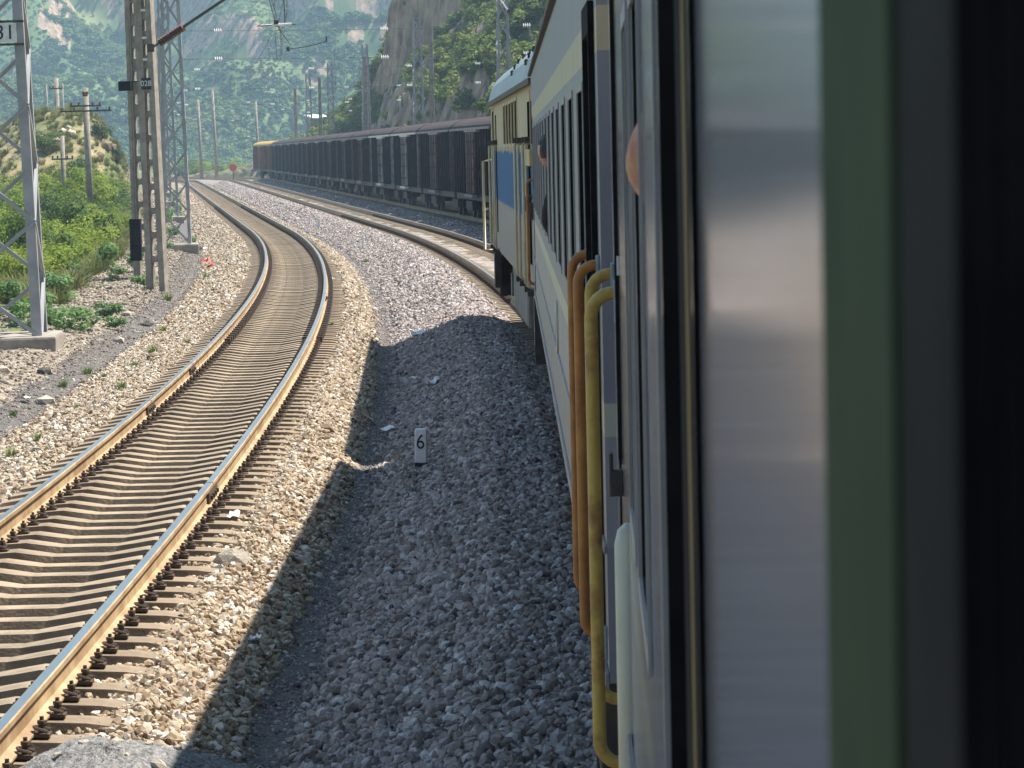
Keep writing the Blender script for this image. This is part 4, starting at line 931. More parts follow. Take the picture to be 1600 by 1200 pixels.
def boxcar(label, group, side, door, roof, eave):
    root = thing('boxcar', label, 'boxcar', group=group)
    hw, hl, zf, ze, zr = 1.45, 7.75, 1.08, 3.72, 4.26
    b = MB(); b.box(-hw, hw, -hl, hl, zf, ze); part('body', b, side, root)
    for y in np.concatenate([np.linspace(-hl + 0.08, -1.9, 7), np.linspace(1.9, hl - 0.08, 7)]):
        q = MB(); q.box(-hw - 0.07, -hw - 0.002, y - 0.06, y + 0.06, zf, ze - 0.05); part('rib', q, (M['door_white'] if eave is M['eave_white'] else M['door_worn']) if abs(abs(y) - (hl - 0.08)) < 0.01 else side, root)
    for sg in (-1, 1):
        for z in (1.75, 3.0):
            for yy in (3.0, 5.2):
                q = MB(); q.box(-hw - 0.03, -hw - 0.002, sg * yy - 0.35, sg * yy + 0.35, z, z + 0.32)
                part('vent', q, side, root)
    d = MB(); d.box(-hw - 0.11, -hw - 0.003, -1.45, 1.45, zf + 0.05, ze - 0.16)
    dr = part('door', d, door, root)
    for y in (-0.72, 0.0, 0.72):
        q = MB(); q.box(-hw - 0.14, -hw - 0.112, y - 0.04, y + 0.04, zf + 0.08, ze - 0.2); part('door_rib', q, side, dr)
    for z in (1.5, 2.1, 2.7, 3.2):
        q = MB(); q.box(-hw - 0.135, -hw - 0.112, -1.43, 1.43, z - 0.03, z + 0.03); part('door_bar', q, side, dr)
    q = MB(); q.box(-hw - 0.16, -hw - 0.003, -3.1, 1.6, ze - 0.13, ze - 0.05); part('door_track', q, eave, root)
    q = MB(); q.box(-hw - 0.2, -hw - 0.003, -1.6, 1.6, zf - 0.12, zf - 0.01); part('door_sill', q, eave, root)
    arc = [(-(hw + 0.12) * math.cos(a), ze + (zr - ze) * math.sin(a)) for a in np.linspace(0, math.pi, 13)]
    k = len(arc); r = MB(); ny = 24
    for i in range(ny):
        y0, y1 = -hl - 0.1 + (2 * hl + 0.2) * i / ny, -hl - 0.1 + (2 * hl + 0.2) * (i + 1) / ny
        r.add([(x, y, z) for y in (y0, y1 - 0.02) for x, z in arc], [(j, j + 1, k + j + 1, k + j) for j in range(k - 1)])
        r.add([(x * 1.0, y, z + (0.03 if 0 < j < k - 1 else 0.012)) for y in (y1 - 0.06, y1) for j, (x, z) in enumerate(arc)], [(j, j + 1, k + j + 1, k + j) for j in range(k - 1)])
    for y in (-hl - 0.1, hl + 0.1): r.add([(x, y, z) for x, z in arc], [tuple(range(k))])
    rf = part('roof', r, roof, root)
    q = MB(); q.box(-hw - 0.16, -hw - 0.125, -hl - 0.1, hl + 0.1, ze - 0.045, ze + 0.05); part('eave_strip', q, eave, rf)
    b = MB(); b.box(-hw + 0.1, hw - 0.1, -hl + 0.05, hl - 0.05, 0.82, zf - 0.004); b.box(-0.2, 0.2, -hl - 0.42, hl + 0.42, 0.78, 1.0); part('underframe', b, M['steel_dark'], root)
    for s in (-1, 1):
        b = MB()
        for xx in (-1.0, 1.0): b.box(xx - 0.08, xx + 0.08, s * 5.2 - 1.25, s * 5.2 + 1.25, 0.35, 0.72)
        b.box(-0.9, 0.9, s * 5.2 - 0.25, s * 5.2 + 0.25, 0.45, 0.8); bo = part('bogie', b, M['steel_dark'], root)
        for dy in (-0.875, 0.875):
            q = MB()
            for xx in (-0.7535, 0.7535): q.lathe([(0.42, -0.07), (0.42, 0.06), (0.45, 0.07), (0.45, 0.085)], 20, 0, Matrix.Translation((xx, s * 5.2 + dy, 0.42)) @ Matrix.Rotation(math.pi / 2, 4, 'Y'))
            part('wheelset', q, M['steel_dark'], bo)
    return root
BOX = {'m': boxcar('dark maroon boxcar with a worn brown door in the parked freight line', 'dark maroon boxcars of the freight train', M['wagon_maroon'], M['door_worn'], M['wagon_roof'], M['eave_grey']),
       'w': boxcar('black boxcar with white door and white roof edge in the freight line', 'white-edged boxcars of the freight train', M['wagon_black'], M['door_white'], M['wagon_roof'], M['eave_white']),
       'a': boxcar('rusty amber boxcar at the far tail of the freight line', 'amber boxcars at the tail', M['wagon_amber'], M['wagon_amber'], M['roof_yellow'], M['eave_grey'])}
ORD = ['first', 'second', 'third', 'fourth', 'fifth', 'sixth', 'seventh', 'eighth', 'ninth', 'tenth', 'eleventh', 'twelfth', 'thirteenth', 'fourteenth']
used = set(); yc = 108.9; i = 0; seq = []
while True:
    x = float(X0(yc)) + T_FRT
    px = 787 + FPX * (float(X0(yc + 8)) + T_FRT - 1.5) / (yc + 8)
    if px < 388: break
    seq.append((x, yc)); yc += 16.4 / math.hypot(1, slope(yc))
for i, (x, yc) in enumerate(seq):
    kd = 'w' if i in (3, 4) else ('a' if i >= len(seq) - 2 else 'm')
    o = BOX[kd] if kd not in used else copy_tree(BOX[kd]); used.add(kd)
    o.location = (x, yc, 0); o.rotation_euler = (0, 0, -math.atan(slope(yc)))
    if i < 3: o['label'] = ('dark maroon boxcar directly behind the locomotive nose in the freight line', 'second dark maroon boxcar before the white-edged pair', 'dark maroon boxcar coupled just before the white-edged pair')[i]
    elif i < 5: o['label'] = ('black boxcar with white door, nearer the locomotive of the white-edged pair', 'black boxcar with white door, farther down the line of the white-edged pair')[i - 3]
    elif kd == 'm': o['label'] = ORD[i - 5] + ' dark maroon boxcar beyond the white-edged pair'
    else: o['label'] = 'amber boxcar with yellow roof at the very tail of the freight line' if i == len(seq) - 1 else 'amber boxcar coupled just before the tail boxcar'

# ================================================================== placing by what a thing stands on
def on_ground(px, py, zf=None):
    """the point of the ground that this pixel of the photograph looks at"""
    d = (_m.to_3x3() @ Vector(((px - 800) / FPX, (600 - py) / FPX, -1.0)))
    lo = 8.0; prev = lo; s = lo
    while s < 900:
        p = Vector((0, 0, CAMZ)) + d * (s / d.y)
        if p.z < float(ground_z(p.x - float(X0(p.y)), p.y)): break
        prev = s; s *= 1.004
    p = Vector((0, 0, CAMZ)) + d * ((prev + s) / 2 / d.y); p.z = float(ground_z(p.x - float(X0(p.y)), p.y)); return p
def at_depth(px, py, Y):
    d = (_m.to_3x3() @ Vector(((px - 800) / FPX, (600 - py) / FPX, -1.0))); return Vector((0, 0, CAMZ)) + d * (Y / d.y)

# ================================================================== MASTS
CUBE_STEEL = boxm('lattice_bar', M['steel_grey']); CUBE_CONC = boxm('concrete_bar', M['concrete'])
def text_part(txt, size, m, parent, loc, rot, ext=0.002):
    c = bpy.data.curves.new('numeral', 'FONT'); c.body = txt; c.size = size; c.extrude = ext; c.align_x = 'CENTER'; c.align_y = 'CENTER'
    c.materials.append(m); o = bpy.data.objects.new('numeral', c); COL.objects.link(o); o.parent = parent; o.location = loc; o.rotation_euler = rot; return o
def lattice_mast(label, x, y, h, wb, wt, group=None, rz=0.0, leg=0.11, panels=11, footing=True, lean=0.0, zbase=None):
    z0 = zbase if zbase is not None else float(ground_z(x - float(X0(y)), y))
    root = thing('lattice_mast', label, 'mast', (x, y, z0), rz, group); root.rotation_euler.y = lean
    if footing:
        b = MB(); b.box(-wb / 2 - 0.28, wb / 2 + 0.28, -wb / 2 - 0.28, wb / 2 + 0.28, -0.4, 0.24); part('footing', b, M['concrete'], root, bevel=0.05)
    def c(sx, sy, f): w = wb + (wt - wb) * f; return Vector((sx * w / 2, sy * w / 2, 0.2 + (h - 0.2) * f))
    cor = [(-1, -1), (1, -1), (1, 1), (-1, 1)]
    for sx, sy in cor:
        b = MB(); p, q = c(sx, sy, 0), c(sx, sy, 1); t = 0.014
        for (ax, ay) in (((0, -sx * leg), (0, t)), ((0, t), (0, -sy * leg))):
            xs = sorted((ax[0] * (1 if ax[1] != t else sx), ax[1] if ax[1] != t else sx * t)); yy = sorted((ay[0], ay[1] if ay[1] != t else sy * t))
            b.add([(p.x + a, p.y + e_, p.z) for a, e_ in ((xs[0], yy[0]), (xs[1], yy[0]), (xs[1], yy[1]), (xs[0], yy[1]))] + [(q.x + a, q.y + e_, q.z) for a, e_ in ((xs[0], yy[0]), (xs[1], yy[0]), (xs[1], yy[1]), (xs[0], yy[1]))],
                  [(3, 2, 1, 0), (4, 5, 6, 7), (0, 1, 5, 4), (1, 2, 6, 5), (2, 3, 7, 6), (3, 0, 4, 7)])
        part('leg', b, M['steel_grey'], root)
    for k in range(4):
        a, d = cor[k], cor[(k + 1) % 4]
        for i in range(panels):
            f0, f1 = i / panels, (i + 1) / panels
            if (i + k) % 2: p, q = c(*a, f0), c(*d, f1)
            else: p, q = c(*d, f0), c(*a, f1)
            beam('brace', CUBE_STEEL, p, q, 0.065, 0.065, root)
        beam('brace', CUBE_STEEL, c(*a, 1), c(*d, 1), leg * 0.5, 0.02, root)
    return root
def tx(t, y): return float(X0(y)) + t * math.hypot(1, slope(y))

Mst = lattice_mast('grey lattice mast with number plate on its own concrete footing', -8.93, 54.6, 13.5, 1.35, 0.62, rz=R(4), leg=0.16, panels=13)
b = MB(); b.box(-0.16, 0.42, -0.62, -0.60, 5.38, 5.72); pl = part('number_plate', b, M['white_paint'], Mst)
b = MB(); b.box(-0.5, 0.55, -0.60, -0.57, 5.33, 5.37); b.box(-0.5, 0.55, -0.60, -0.57, 5.73, 5.77); part('plate_bracket', b, M['steel_dark'], Mst)
text_part('031', 0.36, M['black_paint'], pl, (0.13, -0.622, 5.55), (R(90), 0, 0))

LEFT_Y = [110.5, 161, 212, 263, 314]; masts_l = {}; masts_r = {}
for i, y in enumerate(LEFT_Y):
    lab = 'grey lattice mast on small footing beside the twin concrete poles' if i == 0 else ORD[i - 1] + ' grey lattice mast in the row beyond the one by the twin concrete poles'
    masts_l[y] = lattice_mast(lab, tx(-8.95, y), y, 12.5, 0.98, 0.5, None if i == 0 else 'lattice masts along the left of the tracks', rz=-math.atan(slope(y)), leg=0.10, panels=11)
for i, y in enumerate([161, 212, 263, 314, 352]):
    masts_r[y] = lattice_mast(ORD[i] + ' grey lattice mast from the locomotive between boxcars and rock cutting', tx(8.6, y), y, 12.5, 0.9, 0.5, 'lattice masts behind the freight train', rz=-math.atan(slope(y)), leg=0.09, panels=11, zbase=-0.6)

def concrete_pole(label, x, y, h, wb, wt, depth, group=None, rz=0.0, hole0=1.2, pitch=0.62, zbase=None, lean=0.0, solid=99.0):
    """H-section concrete pole: two flanges, a thin web pierced by rounded holes"""
    z0 = zbase if zbase is not None else float(ground_z(x - float(X0(y)), y))
    root = thing('concrete_pole', label, 'pole', (x, y, z0 - 0.3), rz, group); root.rotation_euler.y = lean
    def w(z): return wb + (wt - wb) * z / h
    fl = 0.16
    for s in (-1, 1):
        b = MB(); v = []
        for z in (0, h):
            fw = fl * (0.75 + 0.25 * w(z) / wb)
            xa, xb = s * w(z) / 2, s * (w(z) / 2 - fw)
            v += [(xa, -depth / 2, z), (xb, -depth / 2, z), (xb, depth / 2, z), (xa, depth / 2, z)]
        b.add(v, [(3, 2, 1, 0), (4, 5, 6, 7), (0, 1, 5, 4), (1, 2, 6, 5), (2, 3, 7, 6), (3, 0, 4, 7)]); part('flange', b, M['concrete'], root, bevel=0.012)
    n = int((h - hole0) / pitch)
    for i in range(n + 1):                                     # web pieces between the holes, with rounded corners
        za = hole0 + i * pitch - 0.15; zb_ = (za + 0.15 if za < solid else za + pitch * 0.52) if i < n else h
        if za > h - 0.2: break
        b = MB(); m = w(za) / 2 - fl * 0.8; r = min(0.09, m * 0.8); pr = []
        for j in range(5):
            a = j / 4 * math.pi / 2; pr.append((-m + r - r * math.sin(a), za - r + r * math.cos(a) if 0 else za - r * (1 - math.cos(a)) * 0 - r * math.sin(a) * 0))
        bot = [(-m, za - r), (-m + r * 0.3, za - r * 0.3), (-m + r, za), (m - r, za), (m - r * 0.3, za - r * 0.3), (m, za - r)]
        top = [(m, zb_ + r), (m - r * 0.3, zb_ + r * 0.3), (m - r, zb_), (-m + r, zb_), (-m + r * 0.3, zb_ + r * 0.3), (-m, zb_ + r)]
        out = bot + top; k = len(out)
        b.add([(p[0], -depth * 0.28, p[1]) for p in out] + [(p[0], depth * 0.28, p[1]) for p in out], [tuple(range(k)), tuple(range(2 * k - 1, k - 1, -1))] + [(j, (j + 1) % k, k + (j + 1) % k, k + j) for j in range(k)])
        part('web_bar', b, M['concrete'], root)
    return root
CP = concrete_pole('tall pierced concrete pole with brown insulator strut and plate 028', -8.98, 79.0, 11.0, 0.52, 0.34, 0.30, rz=R(-14), lean=R(-0.8), solid=5.3)
b = MB(); b.box(-0.13, 0.13, -0.165, -0.155, 5.47, 5.76); pl = part('number_plate', b, M['black_paint'], CP); text_part('028', 0.20, M['white_paint'], pl, (0, -0.168, 5.615), (R(90), 0, 0))
for z in (6.2, 6.75, 7.45, 8.2):
    b = MB(); b.box(-0.06, 0.06, -0.160, -0.152, z, z + 0.06); part('tie_plate', b, M['white_paint'], CP)
CP2 = concrete_pole('pierced concrete pole carrying a dark tension weight stack', -9.95, 84.5, 11.0, 0.54, 0.36, 0.30, rz=R(-14), lean=R(-0.6), solid=4.2)
p = at_depth(213, 374, 83.8)
ws = thing('tension_weight', 'black stacked tension weights hanging beside the twin concrete poles', 'weight', (p.x, 83.7, p.z - 0.58))
for i in range(12):
    b = MB(); b.box(-0.15, 0.15, -0.15, 0.15, 0.002 + i * 0.095, 0.09 + i * 0.095); part('weight_plate', b, M['black'], ws)
b = MB(); b.tube([(0, 0, 0), (0, 0, 6.5)], 0.012, 6); part('rod', b, M['wire'], ws)
p = at_depth(194, 134, 83.8); b = MB(); b.box(-0.2, 0.2, -0.03, 0.03, -0.13, 0.13); b.box(-0.2, 0.62, -0.045, -0.031, 0.10, 0.13)
tag(part('pole_bracket', b, M['black'], loc=(p.x, 84.15, p.z)), 'black rectangular bracket plate clamped across the twin concrete poles', 'bracket')

def disc_insulator(b, a, d, n, r, mi=0, core=0.02):
    """a string of n discs from point a along unit d"""
    q = d.to_track_quat('Z', 'Y').to_matrix().to_4x4(); pr = []
    for i in range(n):
        z = i * 0.075; pr += [(core * 1.4, z), (r, z + 0.012), (r, z + 0.022), (core * 1.6, z + 0.05)]
    b.lathe(pr, 12, mi, Matrix.Translation(a) @ q)
# strut with brown ribbed insulator on the nearer concrete pole
p0 = at_depth(237, 75, 78.7); p1 = at_depth(352, -2, 78.0); d = (p1 - p0).normalized()
st = thing('insulator_strut', 'brown ribbed insulator with dark tube slanting up from the concrete pole', 'insulator', p0)
b = MB(); b.box(-0.10, 0.06, -0.06, 0.06, -0.10, 0.10); b.tube([Vector((0, 0, 0)), d * 0.3], 0.03, 8); part('clamp', b, M['steel_dark'], st)
b = MB(); disc_insulator(b, d * 0.26, d, 11, 0.115); part('insulator', b, M['insul_brown'], st, smooth=False)
b = MB(); b.tube([d * 1.05, d * 3.6], 0.04, 8); part('strut_tube', b, M['steel_dark'], st)

# ---- soft cross-spans between the masts
def cross_span(y, tl, tr, zs, label):
    xl, xr = tx(tl, y), tx(tr, y)
    root = thing('cross_span', label, 'cross-span', (xl, y, 0), group='cross-spans over the tracks')
    L = xr - xl
    for z in zs:
        b = MB(); b.tube([(L * i / 10, 0, z - 0.10 * math.sin(math.pi * i / 10)) for i in range(11)], 0.007, 5); part('span_wire', b, M['wire'], root)
        for f in (0.07, 0.93, 0.42, 0.72):
            b = MB(); disc_insulator(b, Vector((L * f, 0, z - 0.10 * math.sin(math.pi * f))), Vector((1, 0, 0)), 4, 0.085, core=0.012); part('insulator', b, M['insul_white'], root)
    for f in (0.2, 0.5, 0.76):
        b = MB(); b.tube([(L * f, 0, zs[0] - 0.08), (L * f, 0, zs[-1] + 0.9)], 0.006, 5); part('drop_wire', b, M['wire'], root)
    return root
for y in LEFT_Y:
    cross_span(y, -8.6, 8.3, (6.35, 7.35), ORD[LEFT_Y.index(y)] + ' pair of cross-span wires with white insulators beyond the twin concrete poles')

# ---- overhead line
def overhead(label, t, y0, y1, sup):
    root = thing('overhead_line', label, 'overhead wire')
    b = MB(); b.tube([(tx(t, y) + 0.2 * math.sin(y / 16.0), y, 6.02) for y in np.arange(y0, y1, 4.0)], 0.008, 5); part('contact_wire', b, M['wire'], root)
    def mz(y): k = (y - sup) / 50.5; f = k - math.floor(k); return 7.3 - 2.4 * f * (1 - f)
    b = MB(); b.tube([(tx(t, y), y, mz(y)) for y in np.arange(y0, y1, 2.5)], 0.009, 5); part('messenger_wire', b, M['wire'], root)
    for y in np.arange(y0 + 3, min(y1, 200), 8.5):
        b = MB(); b.tube([(tx(t, y) + 0.2 * math.sin(y / 16.0), y, 6.02), (tx(t, y), y, mz(y))], 0.006, 5); part('dropper', b, M['wire'], root)
    return root
overhead('overhead line strung above the empty curved track', T_LEFT, 20, 330, 60)
overhead('overhead line strung above the track ahead of the locomotive', T_OWN, 40, 330, 110)
overhead('overhead line strung above the parked boxcars', T_FRT, 60, 330, 110)
# steady arms and a section insulator above the empty track
p = at_depth(450, 77, 88.0); q = at_depth(510, 65, 88.0)
sa = thing('steady_arm', 'thin steady arm holding the contact wire above the empty track', 'steady arm', p); b = MB(); v = q - p
b.tube([(0, 0, 0), v * 0.5 + Vector((0, 0, -0.03)), v], 0.016, 6); part('arm', b, M['wire'], sa)
b = MB(); b.box(-0.04, 0.04, -0.04, 0.04, -0.06, 0.06); part('wire_clamp', b, M['steel_dark'], sa); b = MB(); b.tube([v, v + Vector((0, 0, 0.14))], 0.025, 6); part('end_fitting', b, M['steel_dark'], sa)
p = at_depth(432, 40, 72.0)
si = thing('section_insulator', 'pale twin-runner section insulator hung in the wire over the empty track', 'insulator', p)
for dx, dy in ((-0.12, 0.1), (0.16, -0.1)):
    b = MB(); b.tube([(dx - 0.26, dy, 0), (dx + 0.2, dy, 0.03)], 0.028, 8); part('runner', b, M['insul_white'], si)
b = MB(); b.tube([(-0.45, 0, 0.0), (0.45, 0, 0.02)], 0.012, 6); b.box(-0.05, 0.05, -0.12, 0.12, -0.02, 0.12); part('crossbar', b, M['steel_dark'], si)
b = MB(); b.tube([(0, 0, 0.02), (-0.14, -1.5, 0.9)], 0.01, 5); b.tube([(0.0, 0, 0.02), (0.25, 0.9, -0.42)], 0.01, 5); b.tube([(0.2, 0, 0.02), (0.18, 0, 1.2)], 0.014, 5); part('hanger', b, M['wire'], si)
p = at_depth(795, 18, 76.0)
sa = thing('steady_arm', 'white steady arm holding the contact wire above the locomotive track', 'steady arm', p)
b = MB(); b.tube([(0, 0, 0), (-0.28, 0.1, 0.42)], 0.018, 6); part('arm', b, M['insul_white'], sa); b = MB(); b.box(-0.04, 0.04, -0.04, 0.04, -0.05, 0.05); part('wire_clamp', b, M['steel_dark'], sa)

# ---- single poles along the line
def round_pole(label, x, y, ztop, r, arms=(), group=None, lean=0.0, zb=None, m='concrete', ins=True):
    z0 = zb if zb is not None else float(ground_z(x - float(X0(y)), y))
    root = thing('utility_pole', label, 'pole', (x, y, z0 - 0.3), 0, group); root.rotation_euler.y = lean; h = ztop - z0 + 0.3
    b = MB(); b.tube([(0, 0, 0), (0, 0, h)], [r * 1.3, r], 10); part('pole', b, M[m], root, smooth=True)
    for (dz, half) in arms:
        b = MB(); b.box(-half, half, -r - 0.06, -r - 0.005, h - dz - 0.04, h - dz + 0.04); a = part('crossarm', b, M['steel_dark'], root)
        if ins:
            for xx in (-half * 0.92, -half * 0.45, half * 0.45, half * 0.92):
                b = MB(); b.lathe([(0.03, h - dz + 0.04), (0.055, h - dz + 0.09), (0.05, h - dz + 0.16), (0.02, h - dz + 0.2)], 8, 0, Matrix.Translation((xx, -r - 0.03, 0))); part('insulator', b, M['insul_brown'], a)
    return root
def pole_px(label, px, pyt, Y, r, arms=(), **kw):
    p = at_depth(px, pyt, Y); return round_pole(label, p.x, Y, p.z, r, arms, **kw)
pole_px('concrete utility pole with two crossarms standing in front of the grassy knoll', 135, 138, 150, 0.14, ((0.35, 0.12), (0.85, 0.75), (1.1, 1.25)), lean=R(-0.4))
pole_px('concrete utility pole rising behind the top of the grassy knoll', 89, 122, 235, 0.17, ((0.8, 0.5),), lean=R(-0.4))
pole_px('short utility pole with one crossarm on the left slope of the knoll', 97, 212, 172, 0.12, ((1.3, 0.6),))
pole_px('slim far utility pole beyond the knoll with single crossarm', 58, 188, 330, 0.16, ((0.7, 1.2),), lean=R(0))
for px, pyt, Y in ((312, 155, 372), (335, 140, 380), (402, 158, 430), (76, 131, 330), (101, 130, 330)):
    pole_px('slim pale pole standing by the far end of the tracks', px, pyt, Y, 0.17 if px > 200 else 0.08, (), group='slim far poles', lean=R(-1.2), zb=-1.2)
for px, pyt, Y, wd in ((672, 42, 207, 0.44), (499, 121, 312, 0.42), (570, 88, 262, 0.44), (461, 138, 350, 0.46)):
    p = at_depth(px, pyt, Y)
    concrete_pole('dark pierced concrete pole rising behind the boxcars', p.x, Y, p.z + 0.9, wd, 0.30, 0.26, 'concrete poles behind the freight train', zbase=-0.6, pitch=0.8)

# ---- hut on the end of the spur
p = at_depth(497, 205, 400); zg = float(hill_z(p.x - float(X0(400)), 400.0))
hut = thing('hut', 'small stone hut with bright pale roof slab at the end of the spur', 'hut', (p.x, 400, p.z - 1.2), R(25)); hut.scale = (0.8, 0.8, 0.9)
b = MB(); b.box(-1.5, 1.5, -1.5, 1.5, 0, 3.1); part('wall', b, M['concrete'], hut)
b = MB(); b.add([(-1.7, -1.7, 3.11), (1.7, -1.7, 3.11), (1.7, 1.7, 3.6), (-1.7, 1.7, 3.6), (-1.7, -1.7, 3.25), (1.7, -1.7, 3.25), (1.7, 1.7, 3.74), (-1.7, 1.7, 3.74)], [(3, 2, 1, 0), (4, 5, 6, 7), (0, 1, 5, 4), (1, 2, 6, 5), (2, 3, 7, 6), (3, 0, 4, 7)]); part('roof', b, M['white_paint'], hut)
b = MB(); b.box(0.2, 1.0, -1.52, -1.501, 0.1, 2.1); part('door', b, M['steel_dark'], hut)
b = MB(); b.box(-1.1, -0.4, -1.52, -1.501, 1.2, 2.1); part('window', b, M['glass_dark'], hut)

# ================================================================== SMALL THINGS
def marker(label, px, py, h, w, num=None, group=None, foot=True, tilt=0.0):
    p = on_ground(px, py)
    root = thing('marker_post', label, 'marker post', p, R(-6), group); root.rotation_euler.x = tilt; root.rotation_euler.y = R(1.4)
    b = MB(); b.box(-w / 2, w / 2, -w * 0.42, w * 0.42, 0.06, h); part('post', b, M['white_paint'], root, bevel=0.012)
    b = MB(); b.box(-w / 2 + 0.002, w / 2 - 0.002, -w * 0.42 + 0.002, w * 0.42 - 0.002, -0.12, 0.058); part('painted_base', b, M['black_paint'], root)
    if num: text_part(num, 0.19, M['black_paint'], root, (0, -w * 0.42 - 0.003, h * 0.66), (R(90), 0, 0)).scale = (1.0, 1.15, 1)
    return root
marker('white marker post with black numeral 6 standing in the ditch', 658, 731, 0.42, 0.125, '6')
marker('thick white marker post with faint marks beside the curved track', 499, 357, 0.44, 0.14)
marker('thin white marker post beside the thick marker post', 484, 351, 0.44, 0.075)
marker('slim white marker post alone at the ballast edge beyond the shadow', 567, 390, 0.50, 0.085)
marker('small dark dwarf post between the far rails', 353, 273, 0.45, 0.2)
for o in [o for o in bpy.data.objects if o.get('label') == 'small dark dwarf post between the far rails']:
    for c in o.children: c.data.materials[0] = M['black_paint']
p = on_ground(326, 279); b = MB(); b.box(-0.3, 0.3, -0.25, 0.25, -0.1, 0.42); b.box(-0.34, 0.34, -0.29, 0.29, 0.423, 0.48)
tag(part('cable_box', b, M['steel_grey'], loc=p, bevel=0.03), 'grey cable box standing on ballast between the far tracks', 'cable box')
p = at_depth(364, 262, 352); b = MB(); b.lathe([(0.42, -0.03), (0.42, 0.03)], 20, 0, Matrix.Rotation(math.pi / 2, 4, 'X'))
sg = thing('round_sign', 'round red sign on short post by the far bend of the tracks', 'sign', (p.x, p.y, 0)); part('disc', b, M['red_plastic'], sg, loc=(0, 0, p.z))
b = MB(); b.tube([(0, 0.05, -0.4), (0, 0.05, p.z)], 0.04, 8); part('post', b, M['steel_dark'], sg)

def scrap(label, px, py, w, l, m, seed, cat='litter', curl=0.03, name='paper_scrap'):
    p = on_ground(px, py); rs = random.Random(seed); b = MB(); n = 5; v = []
    for side in (0.004, 0.0):
        for i in range(n):
            for j in range(n):
                x = (i / (n - 1) - 0.5) * w * (1 + 0.1 * rs.uniform(-1, 1)); y = (j / (n - 1) - 0.5) * l * (1 + 0.1 * rs.uniform(-1, 1))
                v.append((x, y, side + 0.03 + curl * (math.sin(i * 1.7 + seed) + math.cos(j * 1.9 + seed))))
    v = [(a, c, 0.03 + (e_ - 0.03) * min(1.0, w / 0.22)) for a, c, e_ in v]
    f = [(i * n + j, i * n + j + 1, (i + 1) * n + j + 1, (i + 1) * n + j) for i in range(n - 1) for j in range(n - 1)]
    f += [tuple(q + n * n for q in reversed(t_)) for t_ in f]
    b.add(v, f); o = part(name, b, m, loc=(p.x, p.y, p.z + 0.04), rz=rs.uniform(0, 6)); o.rotation_euler.x = rs.uniform(-0.3, 0.3)
    return tag(o, label, cat)
scrap('bright white paper lying at the front tip of the train shadow', 652, 527, 0.26, 0.42, M['paper'], 1)
scrap('folded white paper scrap in the shadow above the numbered post', 676, 602, 0.17, 0.36, M['paper'], 2, curl=0.05)
scrap('crumpled white wrapper beside the folded paper scrap in shadow', 648, 598, 0.1, 0.16, M['paper'], 3)
scrap('long flat pale wrapper in shadow left of the numbered post', 606, 676, 0.34, 0.16, M['paper'], 4, curl=0.01)
scrap('white paper caught against the curving rail', 512, 441, 0.3, 0.3, M['paper'], 5, curl=0.06)
scrap('yellow wrapper on ballast by the curving rail', 506, 501, 0.22, 0.14, M['yellow_plastic'], 6)
scrap('green crushed bottle lying on ballast outside the rail', 516, 513, 0.1, 0.17, M['green_plastic'], 7, curl=0.02, name='crushed_bottle')
scrap('small yellow wrapper among the sleeper ends', 452, 605, 0.1, 0.08, M['yellow_plastic'], 8)
scrap('red plastic bag lying near the second mast footing', 322, 411, 0.3, 0.25, M['red_plastic'], 9, curl=0.06, name='plastic_bag')
scrap('orange-red wrapper lying next to the red plastic bag', 332, 418, 0.28, 0.2, M['red_plastic'], 10, curl=0.04, name='plastic_bag')
scrap('white bag lying behind the red plastic bag', 318, 391, 0.35, 0.25, M['paper'], 11, curl=0.05, name='plastic_bag')
scrap('pale blue wrapper on sunlit ballast near the shadow edge', 366, 816, 0.09, 0.12, M['paper'], 12)
scrap('small white wrapper on dark stones in the near shadow', 402, 1011, 0.08, 0.06, M['paper'], 13)
scrap('white flat scrap on the gravel bank near the mast footing', 40, 627, 0.2, 0.12, M['paper'], 14, curl=0.01)

def rock(label, px, py, r, m, seed, group=None):
    p = on_ground(px, py); me = stone_mesh(seed, m); o = link('rock', me, None, (p.x, p.y, p.z + r * 0.25), seed); o.scale = (r, r, r * 0.8); return tag(o, label, 'rock', group)
M['rock_brown'] = mat('rock_brown', (0.10, 0.07, 0.05), (0.26, 0.18, 0.12), 0.9, 3, bump=0.5)
M['rock_pale'] = mat('rock_pale', (0.34, 0.29, 0.23), (0.52, 0.46, 0.38), 0.9, 3, bump=0.5)
M['rock_black'] = mat('rock_black', (0.02, 0.02, 0.022), (0.07, 0.065, 0.06), 0.8, 3, bump=0.5)
for i, (dx, dy, rr) in enumerate(((0.12, -0.1, 0.035), (0.2, 0.25, 0.03), (-0.15, 0.3, 0.04), (0.3, -0.2, 0.045), (0.05, 0.5, 0.03), (-0.25, 0.05, 0.028), (0.34, 0.3, 0.035))):
    o = link('rock', stone_mesh(440 + i, M['rock_pale']), None, (-2.12 + dx, 15.6 + dy, -0.04), i); o.scale = (rr, rr, rr)
    o.location.z = float(ground_z(-2.12 - float(X0(15.6)), 15.6)) + 0.17 - 0.2 * (dx * dx / 0.5 + dy * dy / 1.8); tag(o, 'pale stone lying on the low heap of fine grey grit', 'rock', 'stones on the grit heap')
rock('brown block of rock sitting on sunlit ballast by the shadow edge', 511, 676, 0.13, M['rock_brown'], 401)
rock('large pale slab of rock among ballast near the curved rail', 363, 880, 0.15, M['rock_pale'], 402)
rock('black lump of coal below the concrete mast footing', 69, 585, 0.14, M['rock_black'], 403)
rock('pale flat rock on the left ballast slope', 72, 632, 0.18, M['rock_pale'], 404)
rock('flat pale slab beside the dark drain on the left', 185, 535, 0.14, M['rock_pale'], 405)
rock('tan rock resting on the gravel bank under the poles', 198, 494, 0.16, M['rock_pale'], 406)
